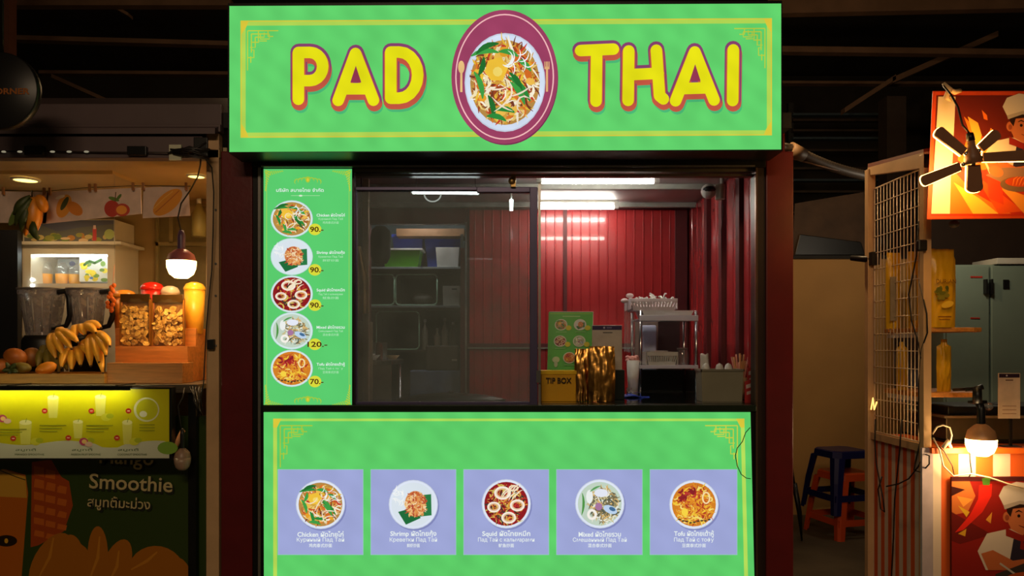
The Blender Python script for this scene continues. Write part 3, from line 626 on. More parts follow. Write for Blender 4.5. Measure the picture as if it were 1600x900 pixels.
for k in range(7): 
    z = Z(553, RD0)-.02+k*.006; g.box(X(1014, RD0)+.003*k, X(1052, RD0)-.004*k, RD0-3.95, RD1-4.1, z, z+.0035)
obj('folded_bags', g, WHITE, label='stack of folded white bags in the lower basket', cat='bags')
jr = thing('plastic_jar', (X(1073, RD0), RD0-3.9, zt2+.009), 'clear plastic jar lying beside the cream basket on the rack', 'jar')
obj('jar_body', G().lathe([(.001,0),(.036,0),(.040,.02),(.040,.07),(.034,.09),(.03,.105)], (X(1073, RD0)-.005, RD0-3.9, zt2+.009), 20), CLEAR, jr); obj('jar_lid', G().lathe([(.032,.1),(.034,.1),(.034,.112),(.001,.114)], (X(1073, RD0)-.005, RD0-3.9, zt2+.009), 20), mat('grey_lid', (120, 112, 112), .4), jr)
wbx = obj('white_box', G().pb(1004, 510, 1026, zc(5.22)-30, 5.17, 5.25), mat('bluish_white_box', (196, 204, 232), .4), label='bluish white box standing behind the rack’s lower tier', cat='box', bevel=.01)
wbx.location.z = CZ; wbx.scale.z = (Z(508,5.17)-CZ)/(wbx.dimensions.z or 1)
obj('beige_panel', G().pb(992, 498, 1028, zc(5.27), 5.27, 5.285), mat('beige_board', (140, 118, 104), .6), label='beige board leaning behind the chrome rack', cat='board')
obj('dark_board', G().pb(1028.5, 500, 1062, zc(5.27), 5.27, 5.285), mat('dark_brown_board', (58, 36, 34), .6), label='dark brown board behind the right half of the rack', cat='board')
obj('dark_crate', G().pb(990, 578, 1086, zc(5.13)-.3, 5.135, 5.16), mat('teal_black_crate', (22, 34, 34), .4), label='dark teal crate behind the rack’s feet', cat='crate')
pkc = thing('pink_flower_cup', (X(986, 4.72), .72, CZ), 'white cup with pink paper napkins left of the chrome rack', 'cup')
c = Vector((X(989, 4.72), .72, CZ)); obj('cup_body', G().lathe([(.001,0),(.03,0),(.04,.22),(.038,.22),(.028,.004),(.001,.004)], c, 18), WHITE, pkc)
g = G(); R = random.Random(2)
for k in range(14): q = c+Vector((R.uniform(-.035,.03), R.uniform(-.03,.03), .225+R.uniform(-.02,.025))); g.ball(q, .016, 8, (1,1,.7))
obj('napkins', g, mat('pink_napkin', (224, 160, 150), .7), pkc)
bt = obj('blue_cloth', G().sheet(lambda u, v: Vector((X(972+u*42, 4.6), .52+v*.14, CZ+.006+.012*math.sin(u*5)*math.sin(v*4+1)**2)), 14, 8), BLUEP, label='folded blue cloth on the worktop left of the rack’s front foot', cat='cloth')
bt.modifiers.new('s', 'SOLIDIFY').thickness = .006
# cloths hanging at the rack's left
g = G()
hx = X(979, 4.95)
ap = obj('clear_bag', G().sheet(lambda u, v: Vector((hx-.02+.075*u, .93+.012*math.sin(u*14), Z(470, 4.93)-v*.33+.004*math.sin(u*11))), 16, 8), CLEAR, label='crumpled clear plastic bag hanging on the left side of the rack', cat='bag'); ap.modifiers.new('s', 'SOLIDIFY').thickness = .002
g = G()
for a, b in ((984, 462), (976, 470), (990, 477)): g.ball(P(a, b, 4.9), .02, 10, (1.3,1,.8))
ap2 = obj('cloth_bundle', g, mat('pale_pink_cloth', (214, 186, 184), .7), label='pale pink bundle beside the top basket', cat='cloth')
wr_ = thing('glass_rack', (X(985, 4.6), .6, CZ), 'small chrome wire holder on the worktop left of the rack', 'holder')
for q in (980, 986, 1001): obj('wire_post', G().tube([P(q, 0, 4.56)*1, P(q, 0, 4.56)], .001) if 0 else G().tube([(X(q, 4.56), .56, CZ), (X(q, 4.56), .56, CZ+.06)], .003, 8), STEEL, wr_)
obj('wire_rail', G().tube([(X(980, 4.56), .56, CZ+.03), (X(1001, 4.56), .56, CZ+.03)], .0025, 8), STEEL, wr_)

# ------------- left half behind the glass
sh = thing('storage_shelf', (X(650, 6.3), 2.3, 0), 'grey storage shelf of boxes seen through the doorway', 'shelf')
SX0, SX1 = -1.30, X(723, 6.3); SHM = mat('pale_shelf', (150, 160, 160), .5)
for py in (418, 478.5): obj('shelf_board', G().box(SX0, SX1, 2.2, 2.7, Z(py, 6.2)-.012, Z(py, 6.2)+.006), SHM, sh, bevel=.002)
obj('shelf_board', G().box(SX0, SX1, 2.2, 2.7, Z(548, 6.2)-.012, Z(548, 6.2)+.006), mat('dark_shelf', (60, 62, 58), .5), sh)
obj('shelf_board', G().box(SX0, SX1, 2.2, 2.7, 1.1, 1.115), SHM, sh)
for x in (SX0, SX1):
    for y in (2.2, 2.7): obj('post', G().box(x-.012, x+.012, y-.012, y+.012, 0, Z(366, 6.2)), mat('dark_shelf', (60, 62, 58), .5), sh)
z1, z2, z3 = Z(418, 6.2)+.0065, Z(478.5, 6.2)+.0065, Z(548, 6.2)+.0065
gb = thing('green_crate', (X(628, 6.25), 2.3, z1), 'bright green plastic box with white lid on the storage shelf', 'box')
obj('box_body', tbox(G(), X(598, 6.25), X(657, 6.25), 2.22, 2.42, z1, Z(391, 6.22), .02), GREENP, gb, bevel=.004); obj('lid', G().box(X(595, 6.25), X(661, 6.25), 2.21, 2.43, Z(391, 6.22), Z(388, 6.22)), WHITE, gb, bevel=.003)
def bluebin(x0, x1, lab, y0=2.46):
    t = thing('blue_bin', (X((x0+x1)/2, 6.46), y0, z1), lab, 'box', 'blue bins on the top storage shelf')
    obj('box_body', tbox(G(), X(x0, 6.46), X(x1, 6.46), y0, y0+.2, z1, Z(372, 6.46), .03), BLUEP, t, bevel=.005); obj('lid', G().box(X(x0, 6.46)-.006, X(x1, 6.46)+.006, y0-.005, y0+.205, Z(372, 6.46), Z(366, 6.46)), BLUEP, t, bevel=.004)
bluebin(613, 661, 'blue lidded bin behind the green box'); bluebin(663, 721, 'blue lidded bin behind the tall white box')
obj('white_tub', tbox(G(), X(681, 6.24), X(718, 6.24), 2.22, 2.36, z1, Z(387, 6.24), .012), WHITE, label='white open tub right of the green box on the top shelf', cat='tub', bevel=.004)
wt = thing('white_file_box', (X(706, 6.24), 2.3, z2), 'cream box with a slot handle on the middle storage shelf', 'box')
obj('box_body', tbox(G(), X(692, 6.24), X(719, 6.24), 2.22, 2.36, z2, Z(447, 6.24), .004), OFFW, wt, bevel=.004); obj('handle_slot', G().pb(706, 450.5, 714, 453, 6.212, 6.216), BLK_P, wt)
CR = mat('dark_crate_plastic', (36, 46, 42), .5); RIM = mat('pale_green_rim', (140, 178, 150), .4)
def crate(x0, y0, x1, zb, lab, d=6.22):
    t = thing('open_crate', (X((x0+x1)/2, d), d-4, zb), lab, 'crate', 'dark crates with pale rims on the storage shelf')
    xa, xb, za = X(x0, d), X(x1, d), Z(y0, d); r = .035; y = d-4
    pts = []
    for cx, cz, a0 in ((xb-r, za-r, 0), (xa+r, za-r, h_), (xa+r, zb+r+.004, PI), (xb-r, zb+r+.004, 3*h_)):
        for i in range(5): a = a0+h_*i/4; pts.append((cx+r*math.cos(a), y, cz+r*math.sin(a)))
    pts.append(pts[0]); obj('rim', G().tube(pts, .006, 8), RIM, t)
    g = G(); n = len(pts)-1; vs = [Vector(q) for q in pts[:-1]]+[Vector((q[0]*.94+(xa+xb)*.03, y+.22, q[2]*.94+(za+zb)*.03)) for q in pts[:-1]]
    g.add(vs, [(i, (i+1)%n, n+(i+1)%n, n+i) for i in range(n)]+[tuple(range(n, 2*n))]); obj('shell', g, CR, t); return t
crate(618, 429, 683, z2, 'dark open crate with pale green rim, middle shelf, holding a white bundle')
crate(570, 429, 616, z2, 'dark open crate with pale green rim at the left end of the middle shelf')
crate(588, 487, 655, z3, 'dark open crate with pale green rim on the lowest storage shelf')
obj('white_bundle', G().ball(P(660, 466, 6.3)*1, .085, 14, (1, .8, .55)), mat('grey_cloth', (120, 118, 112), .7), label='grey cloth bundle lying inside the middle crate', cat='cloth').location.z = z2+.012
# bottles/utensils on lowest shelf
for i, (x, h, lab) in enumerate(((664, 48, 'tall pale bottle beside the lowest crate on the storage shelf'), (683, 34, 'short bottle in the middle of the low shelf'), (695, 50, 'bottle with a white cap on the low shelf'), (708, 44, 'dark bottle at the right end of the low shelf'))):
    c = Vector((X(x, 6.3), 2.3, z3)); hh = h*6.3/F; t = thing('bottle', c, lab, 'bottle', 'bottles on the low storage shelf')
    obj('body', G().lathe([(.001,0),(.025,0),(.026,hh*.6),(.01,hh*.8),(.01,hh*.92)], c, 12), (OFFW, DARK)[i == 3], t); obj('cap', G().lathe([(.012,hh*.9),(.012,hh),(.001,hh)], c, 12), WHITE, t)
obj('wooden_plank', G().pb(612, 352, 722, 364, 6.05, 6.35), mat('plank_wood', (120, 84, 52), .6), label='brown plank lying across the top of the storage shelf', cat='plank')
bpy.data.objects['wooden_plank'].location.z = Z(366, 6.2)
bpy.data.objects['wooden_plank'].location.y = 2.45
obj('blue_chest', G().box(X(640, 6.0), X(722, 6.0)-.01, 2.0, 2.17, 0, Z(579, 6.0)), mat('slate_blue_chest', (92, 108, 140), .5), label='slate blue chest at the foot of the doorway', cat='chest', bevel=.01)
dm = thing('grey_appliance', (X(680, 6.0), 2.02, Z(579, 6.0)), 'squat grey machine on the blue chest', 'appliance')
obj('body', G().box(X(665, 6.02), X(716, 6.02), 2.02, 2.15, Z(579, 6.0), Z(540, 6.0)), mat('greybrown_metal', (84, 80, 72), .4, .3), dm, bevel=.012); obj('front_slot', G().pb(706, 561, 714, 564, 6.012, 6.018), WHITE, dm)
# steel prep table on the left with bowls
pt_ = thing('prep_table', (X(596, 5.2), 1.2, 0), 'steel prep table along the left wall behind the glass', 'table')
tx0, tx1 = -1.32, X(628, 5.4); ty0, ty1 = .95, 1.5; tz = 1.455
obj('table_top', G().box(tx0, tx1, ty0, ty1, tz-.03, tz), STEEL, pt_, bevel=.003)
for x in (tx0+.03, tx1-.03):
    for y in (ty0+.03, ty1-.03): obj('leg', G().tube([(x, y, 0), (x, y, tz-.03)], .016, 10), STEEL, pt_)
obj('splashback', G().box(tx0, X(605, 5.5), ty1-.012, ty1, tz, tz+.12), STEEL, pt_)
obj('side_skirt', G().box(tx0+.02, tx1-.005, ty0+.002, ty0+.012, .5, tz-.03), mat('dull_steel', (120, 114, 104), .5, .3), pt_)
for k, (x, y, r, lab, m) in enumerate(((-.93, 1.05, .06, 'pale food bowl nearest the glass on the steel table', OFFW), (-1.0, 1.25, .07, 'white bowl farther back on the steel table', WHITE), (-.83, 1.3, .05, 'small tan bowl at the corner of the steel table', CREAM))):
    obj('bowl', G().lathe([(.001,0),(r*.5,0),(r,r*.55),(r*.94,r*.55),(r*.45,.006),(.001,.006)], (x, y, tz), 20), m, label=lab, cat='bowl')
obj('metal_shaker', G().lathe([(.001,0),(.026,0),(.026,.09),(.02,.11),(.001,.12)], (-.9, 1.17, tz), 14), mat('reddish_tin', (110, 60, 44), .3, .6), label='reddish tin shaker among the bowls on the steel table', cat='shaker')
# aluminium upright and hanging cloth at the far left of the pane
obj('door_upright', G().box(X(566, 4.7), X(576, 4.7), .7, .74, 0, 2.58), mat('dull_upright', (170, 156, 136), .4, .4), label='grey upright pole just behind the left edge of the glass', cat='pole', bevel=.004)
ck = obj('hanging_cloth', G().sheet(lambda u, v: Vector((X(552+u*24*(.5+.5*min(1, v*2)), 4.62), .62+.014*math.sin(u*16)+.01*v, Z(385+v*105, 4.62))), 18, 14), mat('tan_cloth', (196, 164, 118), .8, 0, .25, 9), label='crumpled tan cloth hanging at the left edge of the window', cat='cloth'); ck.modifiers.new('s', 'SOLIDIFY').thickness = .004
obj('hanger_cord', G().tube([ck.location+Vector((0, 0, ck.dimensions.z if 0 else 0))+Vector((0,0,.38)), (ck.location.x, ck.location.y, 2.6)], .003, 6), CORD, ck)
obj('water_heater', G().lathe([(.001,0),(.05,.01),(.075,.06),(.08,.2),(.07,.26),(.04,.29),(.001,.295)], (X(588, 5.6)-.01, 1.62, Z(408, 5.6)), 20), DARK, label='dark round cap-like object high at the left of the doorway', cat='cap').location.y = 1.84
obj('grey_cabinet', G().box(-1.3, X(577, 4.8), .78, .93, 0, Z(502, 4.8)), mat('taupe_cabinet', (132, 118, 92), .5), label='taupe cabinet standing behind the left edge of the glass', cat='cabinet', bevel=.006)
wk = thing('wok', (X(705, 4.3), .27, CZ), 'wide dark wok lid lying on the counter behind the glass', 'wok')
obj('wok_dome', G().lathe([(.30,0),(.31,.004),(.305,.012),(.2,.034),(.08,.045),(.001,.047)], (X(705, 4.3), .265, CZ), 40, 1, .48), mat('dull_black_iron', (44, 42, 36), .4, .5), wk); 
obj('wok_knob', G().lathe([(.012,.045),(.014,.056),(.001,.06)], (X(705, 4.3), .265, CZ), 14), BLK_P, wk)

# ============================================================= LEFT STALL (mango smoothies)
LX1 = X(322, 4.0)
LZ = Z(600, 4.0)
BEI2 = mat('pale_post_metal', (206, 168, 124), .45, 0, .12, 6, .05, 30)
struct('trim_18.001', G().box(X(322, 4), X(342, 4), 0, .05, 0, Z(208, 4)), BEI2, bevel=.003)
g = G(); 
for py in (328, 412, 462, 540): g.tube([P(337, py, 3.999), P(337, py, 3.994)], .006, 8)
obj('screw_heads', g, STEEL, bpy.data.objects['trim_18.001'])
struct('wall_stall_back', G().box(-4.2, LX1+.07, 1.15, 1.2, 0, 2.6), mat('olive_cream_wall', (172, 146, 98), .6, 0, .1, 3))
struct('wall_stall_left', G().box(-3.28, X(24, 4.6), .62, .66, LZ, 2.25), mat('black_wall_unit', (16, 16, 20), .4))
struct('wall_stall_right', G().box(LX1+.07, LX1+.09, .05, 1.2, 0, 2.6), CREAM)
lc = struct('ceiling_stall', G().box(-4.2, LX1+.07, .0, 1.15, Z(246, 4.0), Z(246, 4.0)+.04), mat('cream_stall_ceiling', (196, 168, 118), .6, 0, .08, 3))
obj('ceiling_recess', G().box(-4.2, X(190, 4.4), .3, .8, Z(246, 4.0)-.02, Z(246, 4.0)), mat('cream_stall_ceiling', (196, 168, 118), .6), lc)
for px_, lab in ((40, 'oval ceiling downlight over the left end of the mango stall'), (307, 'ceiling downlight of the mango stall next to the hanging bulb')):
    t = thing('downlight', (X(px_, 4.42), .42, Z(246, 4.0)-.012), lab, 'light'); c = Vector((X(px_, 4.42), .42, Z(246, 4.0)-.021*(px_ < 190)-.002))
    r = .062 if px_ < 100 else .045
    obj('trim_ring', G().lathe([(r*1.25, 0), (r*1.2, -.008), (r, -.01), (r, 0)], c, 24), WHITE, t); obj('lit_disc', G().lathe([(.001, -.006), (r, -.006), (r, -.001)], c, 24), DOWN_E, t)
# fascia and roof
fz = thing('stall_awning', (X(150, 3.9), -.05, Z(246, 3.92)), 'mauve grey roller awning box above the mango stall', 'awning')
obj('fascia', G().box(-4.2, X(316, 3.92), -.08, -.01, Z(247, 3.92), Z(213, 3.92)), PURP, fz, bevel=.004)
obj('canopy', G().hexa([(-4.2,-.06,Z(209,3.94)),(LX1+.07,-.06,Z(209,3.94)),(LX1+.07,1.3,Z(150,5)),(-4.2,1.3,Z(150,5))], [(-4.2,-.06,Z(200,3.94)),(LX1+.07,-.06,Z(200,3.94)),(LX1+.07,1.3,Z(130,5)),(-4.2,1.3,Z(130,5))]), PURP, fz)
obj('canopy_face', G().box(-4.2, LX1+.08, .0, .04, Z(207, 4.0), Z(162, 4.0)), PURP, fz, bevel=.004)
obj('canopy_lip', G().box(-4.2, LX1+.08, -.015, .0, Z(207, 4.0), Z(195, 4.0)), PURP, fz, bevel=.003)
obj('slot', G().box(-4.2, LX1+.0, -.02, .03, Z(213, 3.98), Z(207, 3.98)), BLACK, fz)
for x in (52, 213): obj('clamp', G().pb(x-15, 228, x+15, 242, 3.895, 3.92), BLACK, fz, bevel=.003)
ls = thing('string_light', P(130, 237, 3.895), 'dark light string with small pale lamps along the awning fascia', 'string light')
obj('cord', G().tube([P(-20, 236, 3.9), P(40, 237, 3.905), P(100, 237, 3.908), P(160, 238, 3.908), P(230, 238, 3.905), P(285, 239, 3.9)], .0035, 6), CORD, ls)
for x in (6, 31, 82, 108, 135): obj('lamp_bead', G().ball(P(x, 237, 3.902), .007, 8, (2,1,.8)), emit('pale_bead_glow', (190, 180, 150), .5), ls)
obj('white_tag', G().pb(264, 226, 283, 250, 3.895, 3.905), mat('greenish_white_tag', (206, 206, 178), .5), label='pale square tag on the right end of the awning fascia', cat='tag')
ob = thing('cable_bundle', P(312, 240, 3.88), 'tangle of black cables and adapter at the corner of the mango awning', 'cable')
g = G(); R = random.Random(3)
for k in range(9): g.tube([P(262+R.uniform(0,14), 236+R.uniform(-3,5), 3.89), P(295+R.uniform(-4,4), 236+R.uniform(-8,10), 3.88), P(320+R.uniform(-6,8), 235+R.uniform(-14,14), 3.885)], .005, 6)
obj('cords', g, CORD, ob); obj('adapter', G().pb(302, 214, 324, 244, 3.885, 3.9), BLK_P, ob, bevel=.004)
obj('hanging_cable', G().tube([P(*q) for q in [(322,250,3.89),(331,262,3.93),(334,300,3.95),(333,360,3.96),(331,420,3.97),(326,470,3.97),(322,520,3.97),(320,560,3.97),(318,600,3.95),(313,622,3.93),(316,640,3.95)]], .0035, 6), CORD, label='long black cable running down the pale post of the mango stall', cat='cable')
obj('wall_switch', G().pb(323, 530, 334, 546, 3.975, 4.0), BLK_P, label='small black switch box on the pale post', cat='switch', bevel=.003)
# pictures on the line
pl = obj('picture_line', G().tube([P(0, 297, 4.16), P(70, 299, 4.16), P(140, 293, 4.16), P(220, 290, 4.16), P(298, 291, 4.16)], .002, 6), CORD, label='cord strung under the stall ceiling with fruit pictures pegged to it', cat='line')
PIC = printed('fruit_picture_print', 0, .6)
def banner(name, quad, art, lab):
    d = 4.165; g = G()
    f = [P(*q, d) for q in quad]; b_ = [q+Vector((0, .004, 0)) for q in f]; t = thing(name, (f[0]+f[1]+f[2]+f[3])/4, lab, 'picture', 'fruit pictures pegged on the cord')
    obj('sheet', g.hexa(f, b_), mat('pinkish_paper', (216, 190, 176), .6), t)
    p = Pr(d); art(p); obj('fruit_print', p, PIC, t)
    return t
def art1(p):
    for x, y, rx, ry, c, r in ((24, 335, 6, 20, (90,110,40), .5), (62, 318, 11, 14, (214,120,50), .2)): p.ell(x, y, rx, ry, c, 20, r)
def art2(p):
    p.ell(100, 322, 11, 19, (220,150,50), 20, .35); p.ell(117, 326, 9, 14, (214,130,44), 20, -.9); p.ell(101, 318, 4, 12, (70,80,40), 14, .5); p.ell(94, 308, 8, 2.5, (240,230,210), 12, -.3)
    p.ell(175, 326, 12, 13, (190,60,44), 22); p.ell(191, 328, 12, 10, (196,70,50), 22); p.ell(190, 328, 8.5, 7, (244,160,60), 20); p.ell(178, 311, 9, 3, (100,130,50), 12, .3); p.ell(186, 308, 6, 2.4, (90,120,50), 12, -.9); p.rib([(181,300),(180,315)], 1.6, (110,80,50))
def art3(p):
    p.ell(262, 316, 28, 14, (226,150,46), 26, -.72); p.rib([(243,332),(262,315),(280,298)], 1.6, (196,110,36)); p.rib([(240,326),(256,310),(270,299)], 1.2, (236,180,80))
banner('fruit_picture', ((0,348),(72,349),(76,300),(0,299)), art1, 'pinkish fruit picture at the far left of the cord, behind the hanging mangoes')
banner('fruit_picture', ((66,350),(221,334),(220,293),(74,300)), art2, 'long pale picture of mangoes and a cut passion fruit on the cord')
banner('fruit_picture', ((223,341),(297,337),(294,290),(224,293)), art3, 'pale picture of one orange mango slice at the right of the cord')
PEG = mat('peg_wood', (150, 100, 56), .5)
for x, y in ((4,298),(68,299),(77,299),(139,293),(148,293),(207,291),(223,291),(290,291)):
    obj('clothes_peg', G().pb(x-1.6, y-6, x+1.6, y+6, 4.148, 4.16), PEG, label='small wooden clothes peg gripping the fruit pictures on the cord', cat='peg', group='clothes pegs on the picture cord')
# hanging artificial mangoes
MANG = mat('mango_skin', (226, 140, 34), .4, 0, .2, 10); LEAF = mat('dark_leaf', (58, 70, 26), .5, 0, .25, 14)
hm = thing('hanging_mangoes', P(50, 365, 4.06), 'hanging bunch of imitation mangoes with dark leaves at the left of the stall', 'mango bunch')
for x, y, rx, ry, a in ((52, 336, 13, 29, .05), (65, 318, 9, 15, -.4), (42, 345, 6, 24, .1)):
    g = G().ball((0,0,0), 1, 18); 
    g.v = [Vector((v.x*rx*math.cos(a)+v.z*ry*math.sin(a), v.y*rx*.9, -v.x*rx*math.sin(a)+v.z*ry*math.cos(a)))*(4.08/F)+P(x, y, 4.08 if x > 45 else 4.11) for v in g.v]; obj('mango', g, MANG, hm)
def leaf(g, p0, p1, w, bow=.02):
    p0, p1 = Vector(p0), Vector(p1); ax = p1-p0; side = ax.cross(Vector((0,1,0))).normalized()
    def fn(u, v): t = v; ww = w*math.sin(PI*min(1, t*.94+.04))**.8; return p0+ax*t+side*(u-.5)*2*ww+Vector((0, -bow*math.sin(PI*t)+abs(u-.5)*.02, 0))
    return g.sheet(fn, 4, 8)
for a, b in (((48,310),(22,352)), ((46,305),(20,335)), ((44,318),(32,362)), ((50,345),(58,375))):
    lf = obj('leaf', leaf(G(), P(*a, 4.05), P(*b, 4.045), .022), LEAF, hm); lf.modifiers.new('s','SOLIDIFY').thickness = .002
obj('stem', G().tube([P(50, 298, 4.15), P(50, 315, 4.08)], .004, 6), CORD, hm)

# counter
cs = obj('stall_counter', G().box(-4.2, X(311, 4.0), -.02, 1.14, LZ-.028, LZ-.001).box(-4.2, X(311, 4.0), -.02, .02, LZ-.045, LZ-.028), mat('grey_steel_counter', (120, 108, 92), .35, .6), label='long grey metal counter of the mango stall', cat='counter', bevel=.002)
for x in (-4.1, X(300, 4.0)): obj('bracket', G().box(x-.02, x+.02, .0, .03, 0, LZ-.045), BLACK, cs)
# display fridge
FD = 4.84; fx0, fx1 = X(35, FD), X(180, FD); FW = mat('fridge_white', (216, 208, 190), .4, 0, .05, 6); fy = FD-4
fr = thing('display_fridge', ((fx0+fx1)/2, fy+.15, LZ), 'white display cooler with a lit window behind the blenders', 'fridge')
wx0, wx1, wz1, wz0 = X(48, FD), X(168, FD), Z(397, FD), Z(443, FD); ft = Z(380, FD)
g = G().box(fx0, wx0, fy, fy+.3, LZ, ft).box(wx1, fx1, fy, fy+.3, LZ, ft).box(wx0, wx1, fy, fy+.3, wz1, ft).box(wx0, wx1, fy, fy+.3, LZ, wz0-.02)
obj('body', g, FW, fr)
obj('shelf', G().box(wx0, wx1, fy, fy+.29, wz0-.02, wz0), WHITE, fr); obj('back_panel', G().box(wx0, wx1, fy+.29, fy+.3, wz0, wz1), mat('cooler_lining', (196, 200, 196), .5), fr)
obj('glass', G().box(wx0, wx1, fy+.002, fy+.005, wz0, wz1), pane_mat('cooler_glass', .06, (220, 225, 225)), fr)
obj('lamp_strip', G().tube([(wx0+.01, fy+.03, wz1-.008), (wx1-.01, fy+.03, wz1-.008)], .005, 8), emit('cooler_led', (220, 232, 226), 32), fr)
for q in (437, 446): obj('led_dot', G().ball(P(50.5, q, FD-.004), .012, 10), emit('cooler_dot', (240, 250, 245), 6), fr)
hb = obj('header_board', G().pb(36, 343, 179, 377, FD, FD+.25), mat('fridge_white', (216, 208, 190)), fr)
obj('header_lip', G().pb(33, 377, 189, 382, FD-.03, FD+.28), FW, fr, bevel=.003)
p = Pr(FD); p.rect(38, 344, 178, 377, (86, 88, 108)); R = random.Random(6)
p.poly([(38,377),(38,360),(60,350),(90,362),(120,356),(178,350),(178,377)], (100, 100, 96))
for k in range(26): p.ell(R.uniform(42,176), R.uniform(364,376), R.uniform(3,8), R.uniform(2,5), R.choice([(190,130,60),(150,150,70),(200,180,120),(110,130,60),(220,190,150)]), 12)
p.rect(145, 356, 151, 376, (200,60,60)); p.rect(146, 352, 150, 358, (220,190,180)); p.ell(171, 366, 8, 8, (176,190,110), 16)
obj('header_print', p, PIC, hb)
jp = thing('juice_poster', P(147, 440, FD+.2), 'small white card with yellow fruit artwork inside the cooler', 'card')
obj('card', G().pb(124, 399, 168, 440, FD+.1, FD+.105), WHITE, jp)
p = Pr(FD+.1); R = random.Random(12)
for k in range(22): p.ell(R.uniform(130,164), R.uniform(412,438), R.uniform(3,7), R.uniform(2,5), R.choice([(220,190,40),(240,215,70),(120,150,70),(90,130,190),(230,230,210)]), 10)
p.stroke([(132,414),(140,408),(148,411),(158,406)], 4, (70,120,60)); p.ell(113, 412, 5, 4, (60,60,80), 10)
obj('art', p, PIC, jp)
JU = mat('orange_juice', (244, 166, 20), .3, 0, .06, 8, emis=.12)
for x, lab in ((74, 'cup of orange juice at the left in the cooler'), (98, 'middle cup of orange juice in the cooler'), (114, 'cup of orange juice beside the fruit card in the cooler')):
    c = Vector((X(x, FD+.17), fy+.16+(x == 114)*.03, wz0+.0005)); t = thing('juice_cup', c, lab, 'cup', 'juice cups in the cooler')
    obj('cup_body', G().lathe([(.001,0),(.035,0),(.042,.1),(.044,.11),(.02,.15)], c, 16), CLEAR, t); obj('juice', G().lathe([(.001,.003),(.033,.003),(.038,.075),(.001,.075)], c, 16), JU, t)
# blenders
def blender(x0, x1, lab, hs):
    d = 4.5; cx = X((x0+x1)/2, d); t = thing('blender', (cx, .5, LZ), lab, 'blender', 'blenders in front of the cooler')
    R1 = (x1-x0)*d/F/2*.86; zt_ = Z(452, d); zb_ = Z(524, d); H = zt_-zb_; c = (cx, .5, zb_)
    obj('jar', G().lathe([(R1*.66,0),(R1*.68,.01),(R1*.92,H*.86),(R1,H*.88),(R1,H)], c, 32, 1, 1, .35), SMOKE, t)
    obj('rim', G().lathe([(R1*1.0,H-.008),(R1*1.04,H-.008),(R1*1.04,H+.004),(R1*.97,H+.004)], c, 32, 1, 1, .35), mat('grey_rim_plastic', (110, 104, 104), .3), t)
    obj('base', G().lathe([(.001,LZ-zb_),(R1*.86,LZ-zb_),(R1*.86,-.03),(R1*.72,0),(.001,.002)], c, 32, 1, 1, .3), BLK_P, t)
    hx = cx+hs*R1*1.0
    obj('handle', G().tube([(hx-.012*hs, .47, zb_+H*.93), (hx+.055*hs, .45, zb_+H*.95), (hx+.075*hs, .44, zb_+H*.8), (hx+.08*hs, .44, zb_+H*.42), (hx+.05*hs,.45,zb_+H*.2), (hx-.05*hs,.47,zb_+H*.12)], [.016,.018,.019,.017,.014,.012], 10), BLK_P, t)
    for k in range(5):
        a = -PI/2+(k-2)*.5; obj('flute', G().tube([(cx+R1*.69*math.cos(a), .5+R1*.69*math.sin(a), zb_+.02), (cx+R1*.93*math.cos(a), .5+R1*.93*math.sin(a), zb_+H*.82)], .006, 8), mat('jar_ridge', (150, 146, 148), .15, 0, .1, 8, alpha=.6), t)
blender(31, 103, 'left blender with a tall smoky jar and black handle', 1)
blender(106, 168, 'right blender with a smoky ribbed jar in front of the cooler', 1)
cr_ = thing('clear_bottle', (X(98, 4.74), .74, LZ), 'small clear bottle with a red label between the blenders', 'bottle')
obj('bottle_body', G().lathe([(.001,0),(.03,0),(.03,.2),(.012,.26),(.012,.3)], (X(98, 4.74), .74, LZ), 14), CLEAR, cr_); obj('label_band', G().lathe([(.031,.1),(.031,.15)], (X(98, 4.74), .74, LZ), 14), mat('red_label', (200, 50, 40)), cr_)
# fruit tray and bananas
tr = thing('fruit_tray', (X(85, 4.1), .15, LZ), 'low pale wooden tray holding bananas on the stall counter', 'tray')
TW = mat('olive_pine', (176, 128, 56), .5, 0, .2, 6, .1, 30, stretch=(1, 6, 14)); ty1_ = .34; tzt = Z(584, 4.03)
g = G().box(X(-60, 4.03), X(160, 4.03), .03, .045, LZ, tzt); obj('front_board', g, TW, tr, bevel=.002)
obj('side_board', G().box(X(158.5, 4.03), X(163, 4.03), .03, ty1_, LZ, tzt), TW, tr, bevel=.002); obj('back_board', G().box(X(-60, 4.03), X(160, 4.03), ty1_-.015, ty1_, LZ, tzt), TW, tr); obj('tray_floor', G().box(X(-60, 4.03), X(158, 4.03), .045, ty1_-.015, LZ, LZ+.008), TW, tr)
BAN = mat('banana_skin', (238, 172, 52), .42, 0, .14, 12); BANG = mat('green_banana_skin', (120, 104, 36), .45, 0, .25, 10); BTIP = mat('brown_banana_tip', (70, 48, 22), .6)
def curve3(a, b, c, n=7): a, b, c = Vector(a), Vector(b), Vector(c); return [a*(1-t)**2+b*2*t*(1-t)+c*t*t for t in [i/n for i in range(n+1)]]
def bunch(lab, crown, tips, m=BAN, rad=.0235):
    cr = P(*crown); t = thing('banana_bunch', (cr.x, cr.y, LZ), lab, 'bananas', 'banana bunches in the fruit tray')
    obj('crown', G().ball(cr, .02, 10, (1.3,1,.8)), BTIP, t)
    for (x, y, d, bow) in tips:
        e = P(x, y, d); mid = (cr+e)/2+Vector((bow*.02, -.02, .045))
        pts = curve3(cr, mid, e, 8); o = obj('banana', G().tube(pts, [.006,.011,rad*.9,rad*1.08,rad*1.12,rad*1.05,rad*.9,rad*.6,.006], 7), m, t)
        obj('banana_tip', G().ball(e, .007, 8), BTIP, o)
